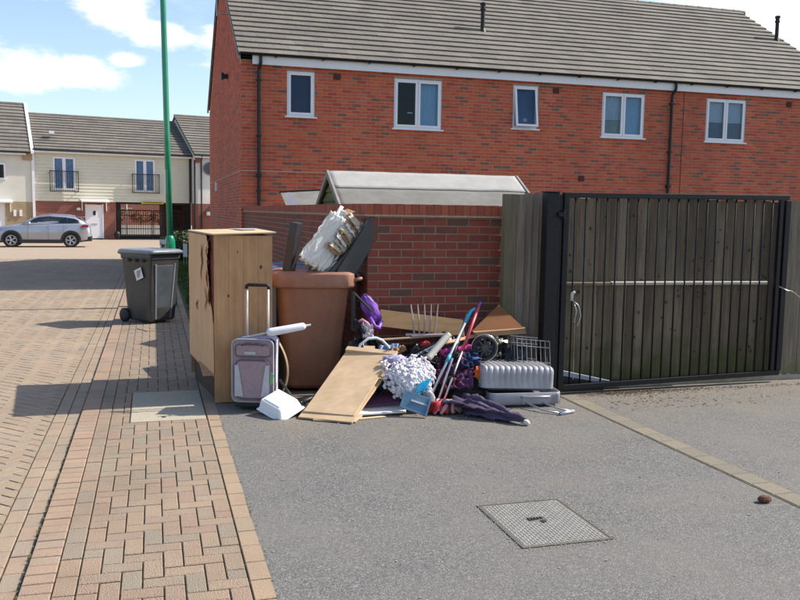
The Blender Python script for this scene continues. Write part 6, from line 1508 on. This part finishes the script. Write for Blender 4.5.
# side windows as dark glass panes set 4 mm proud on both sides, with pillars between
for sy in (-1, 1):
    def yw(zz, zb, zt_, w_): f_ = (zz-zb)/(zt_-zb); return sy*(w_*(1.03-.17*min(1, max(0, (f_-.2)/.75)))+.006)
    for nm, poly in (('side_window', [(-.62, 1.13), (.28, 1.14), (.28, 1.47), (-.12, 1.42), (-.30, 1.34)]), ('side_window', [(.34, 1.14), (1.15, 1.17), (1.15, 1.44), (.34, 1.475)]), ('side_window', [(1.20, 1.175), (1.66, 1.26), (1.50, 1.36), (1.20, 1.43)])):
        pts = [(x, yw(zz, 1.1, 1.54, .765), zz) for x, zz in poly]; fpart(CR, nm, MB().add(pts+[(x, y-sy*.02, zz) for x, y, zz in pts], [tuple(range(len(pts)))]), CARGLASS)
    fpart(CR, 'window_lining', MB().add([(x, yw(zz, 1.1, 1.54, .765)-sy*.004, zz) for x, zz in [(-.66, 1.115), (1.70, 1.165), (1.66, 1.29), (1.48, 1.385), (.34, 1.49), (-.12, 1.44), (-.34, 1.36)]], [tuple(range(7))]), M_clad2)
    fpart(CR, 'sill_cladding', MB().box(-.95, .95, sy*.915-.02, sy*.915+.02, .20, .36), M_clad2)
    fpart(CR, 'mirror', MB().rbox((-.52, sy*1.0, 1.14), (.12, .18, .13)), M_car, True)
    fpart(CR, 'roof_rail', MB().path([(-.1, sy*.60, 1.535), (.3, sy*.61, 1.58), (1.2, sy*.60, 1.56), (1.5, sy*.59, 1.50)], .014, 6), M_alu)
    fpart(CR, 'tail_light', MB().hexa([(1.72, sy*.865-.03, .98), (2.12, sy*.80-.03, .98), (2.12, sy*.80+.03, .98), (1.72, sy*.865+.03, .98), (1.86, sy*.84-.03, 1.10), (2.09, sy*.78-.03, 1.10), (2.09, sy*.78+.03, 1.10), (1.86, sy*.84+.03, 1.10)]), mat('red_lens', (.30, .01, .015), rough=.2))
    fpart(CR, 'headlight', MB().hexa([(-2.13, sy*.70-.05, .72), (-1.78, sy*.83-.03, .78), (-1.78, sy*.83+.03, .78), (-2.13, sy*.70+.05, .72), (-2.08, sy*.70-.05, .83), (-1.72, sy*.82-.03, .90), (-1.72, sy*.82+.03, .90), (-2.08, sy*.70+.05, .83)]), mat('headlamp', (.3, .32, .36), rough=.1))
    for x in (-1.32, 1.31):
        Fx = frame((0, 0, 1), (0, sy, 0)); y = sy*.80
        w_ = fpart(CR, 'wheel', MB().lathe([(.21, -.10), (.32, -.11), (.343, -.08), (.343, .08), (.32, .11), (.235, .115), (.23, .06), (.20, .05)], (x, y, .343), Fx, 32, cap=True), M_blackpl, True)
        rm_ = MB().lathe([(.235, .09), (.235, .118), (.215, .118), (.205, .09)], (x, y, .343), Fx, 28, cap=False).lathe([(.01, .06), (.055, .09), (.05, .115), (.01, .12)], (x, y, .343), Fx, 12)
        for k in range(5):
            a = k*2*PI/5+.3
            for da in (-.16, .16):
                p0 = Vector((x, y, .343))+Fx @ Vector((.04*math.cos(a), .04*math.sin(a), .10)); p1 = Vector((x, y, .343))+Fx @ Vector((.222*math.cos(a+da), .222*math.sin(a+da), .105)); rm_.path([p0, p1], .018, 6)
        fpart(w_, 'rim', rm_, M_alu)
        ar = MB(); pr = []
        for k in range(13):
            a = R(-8+k*196/12); pr.append((a,))
            for r_, yy in ((.375, .112), (.46, .112)): ar.v.append((x+r_*math.cos(a), sy*(.80+yy), .36+r_*math.sin(a)))
        for k in range(12): ar.f.append((2*k, 2*k+1, 2*k+3, 2*k+2)); ar.m.append(0)
        solid(fpart(CR, 'wheel_arch', ar, M_clad2), .03)
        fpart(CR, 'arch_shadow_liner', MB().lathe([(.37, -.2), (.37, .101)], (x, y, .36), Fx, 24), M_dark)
fpart(CR, 'rear_bumper', MB().box(1.75, 2.24, -.80, .80, .30, .52), M_clad2); fpart(CR, 'front_bumper', MB().box(-2.22, -1.8, -.78, .78, .22, .40), M_clad2)
fpart(CR, 'door_seam', MB().box(.305, .312, -.914, -.90, .36, 1.1).box(-.60, -.594, -.912, -.90, .40, 1.05).box(.98, .986, -.912, -.90, .6, 1.1), M_dark)
for x in (.18, 1.02): fpart(CR, 'door_handle', MB().box(x, x+.14, -.935, -.90, .93, .96), M_car)
fpart(CR, 'tailgate_spoiler', MB().box(1.60, 1.92, -.58, .58, 1.44, 1.47), M_car)
fpart(CR, 'rear_glass', MB().hexa([(1.94, -.55, 1.20), (1.99, -.55, 1.20), (1.99, .55, 1.20), (1.94, .55, 1.20), (1.66, -.5, 1.42), (1.72, -.5, 1.42), (1.72, .5, 1.42), (1.66, .5, 1.42)]), CARGLASS)
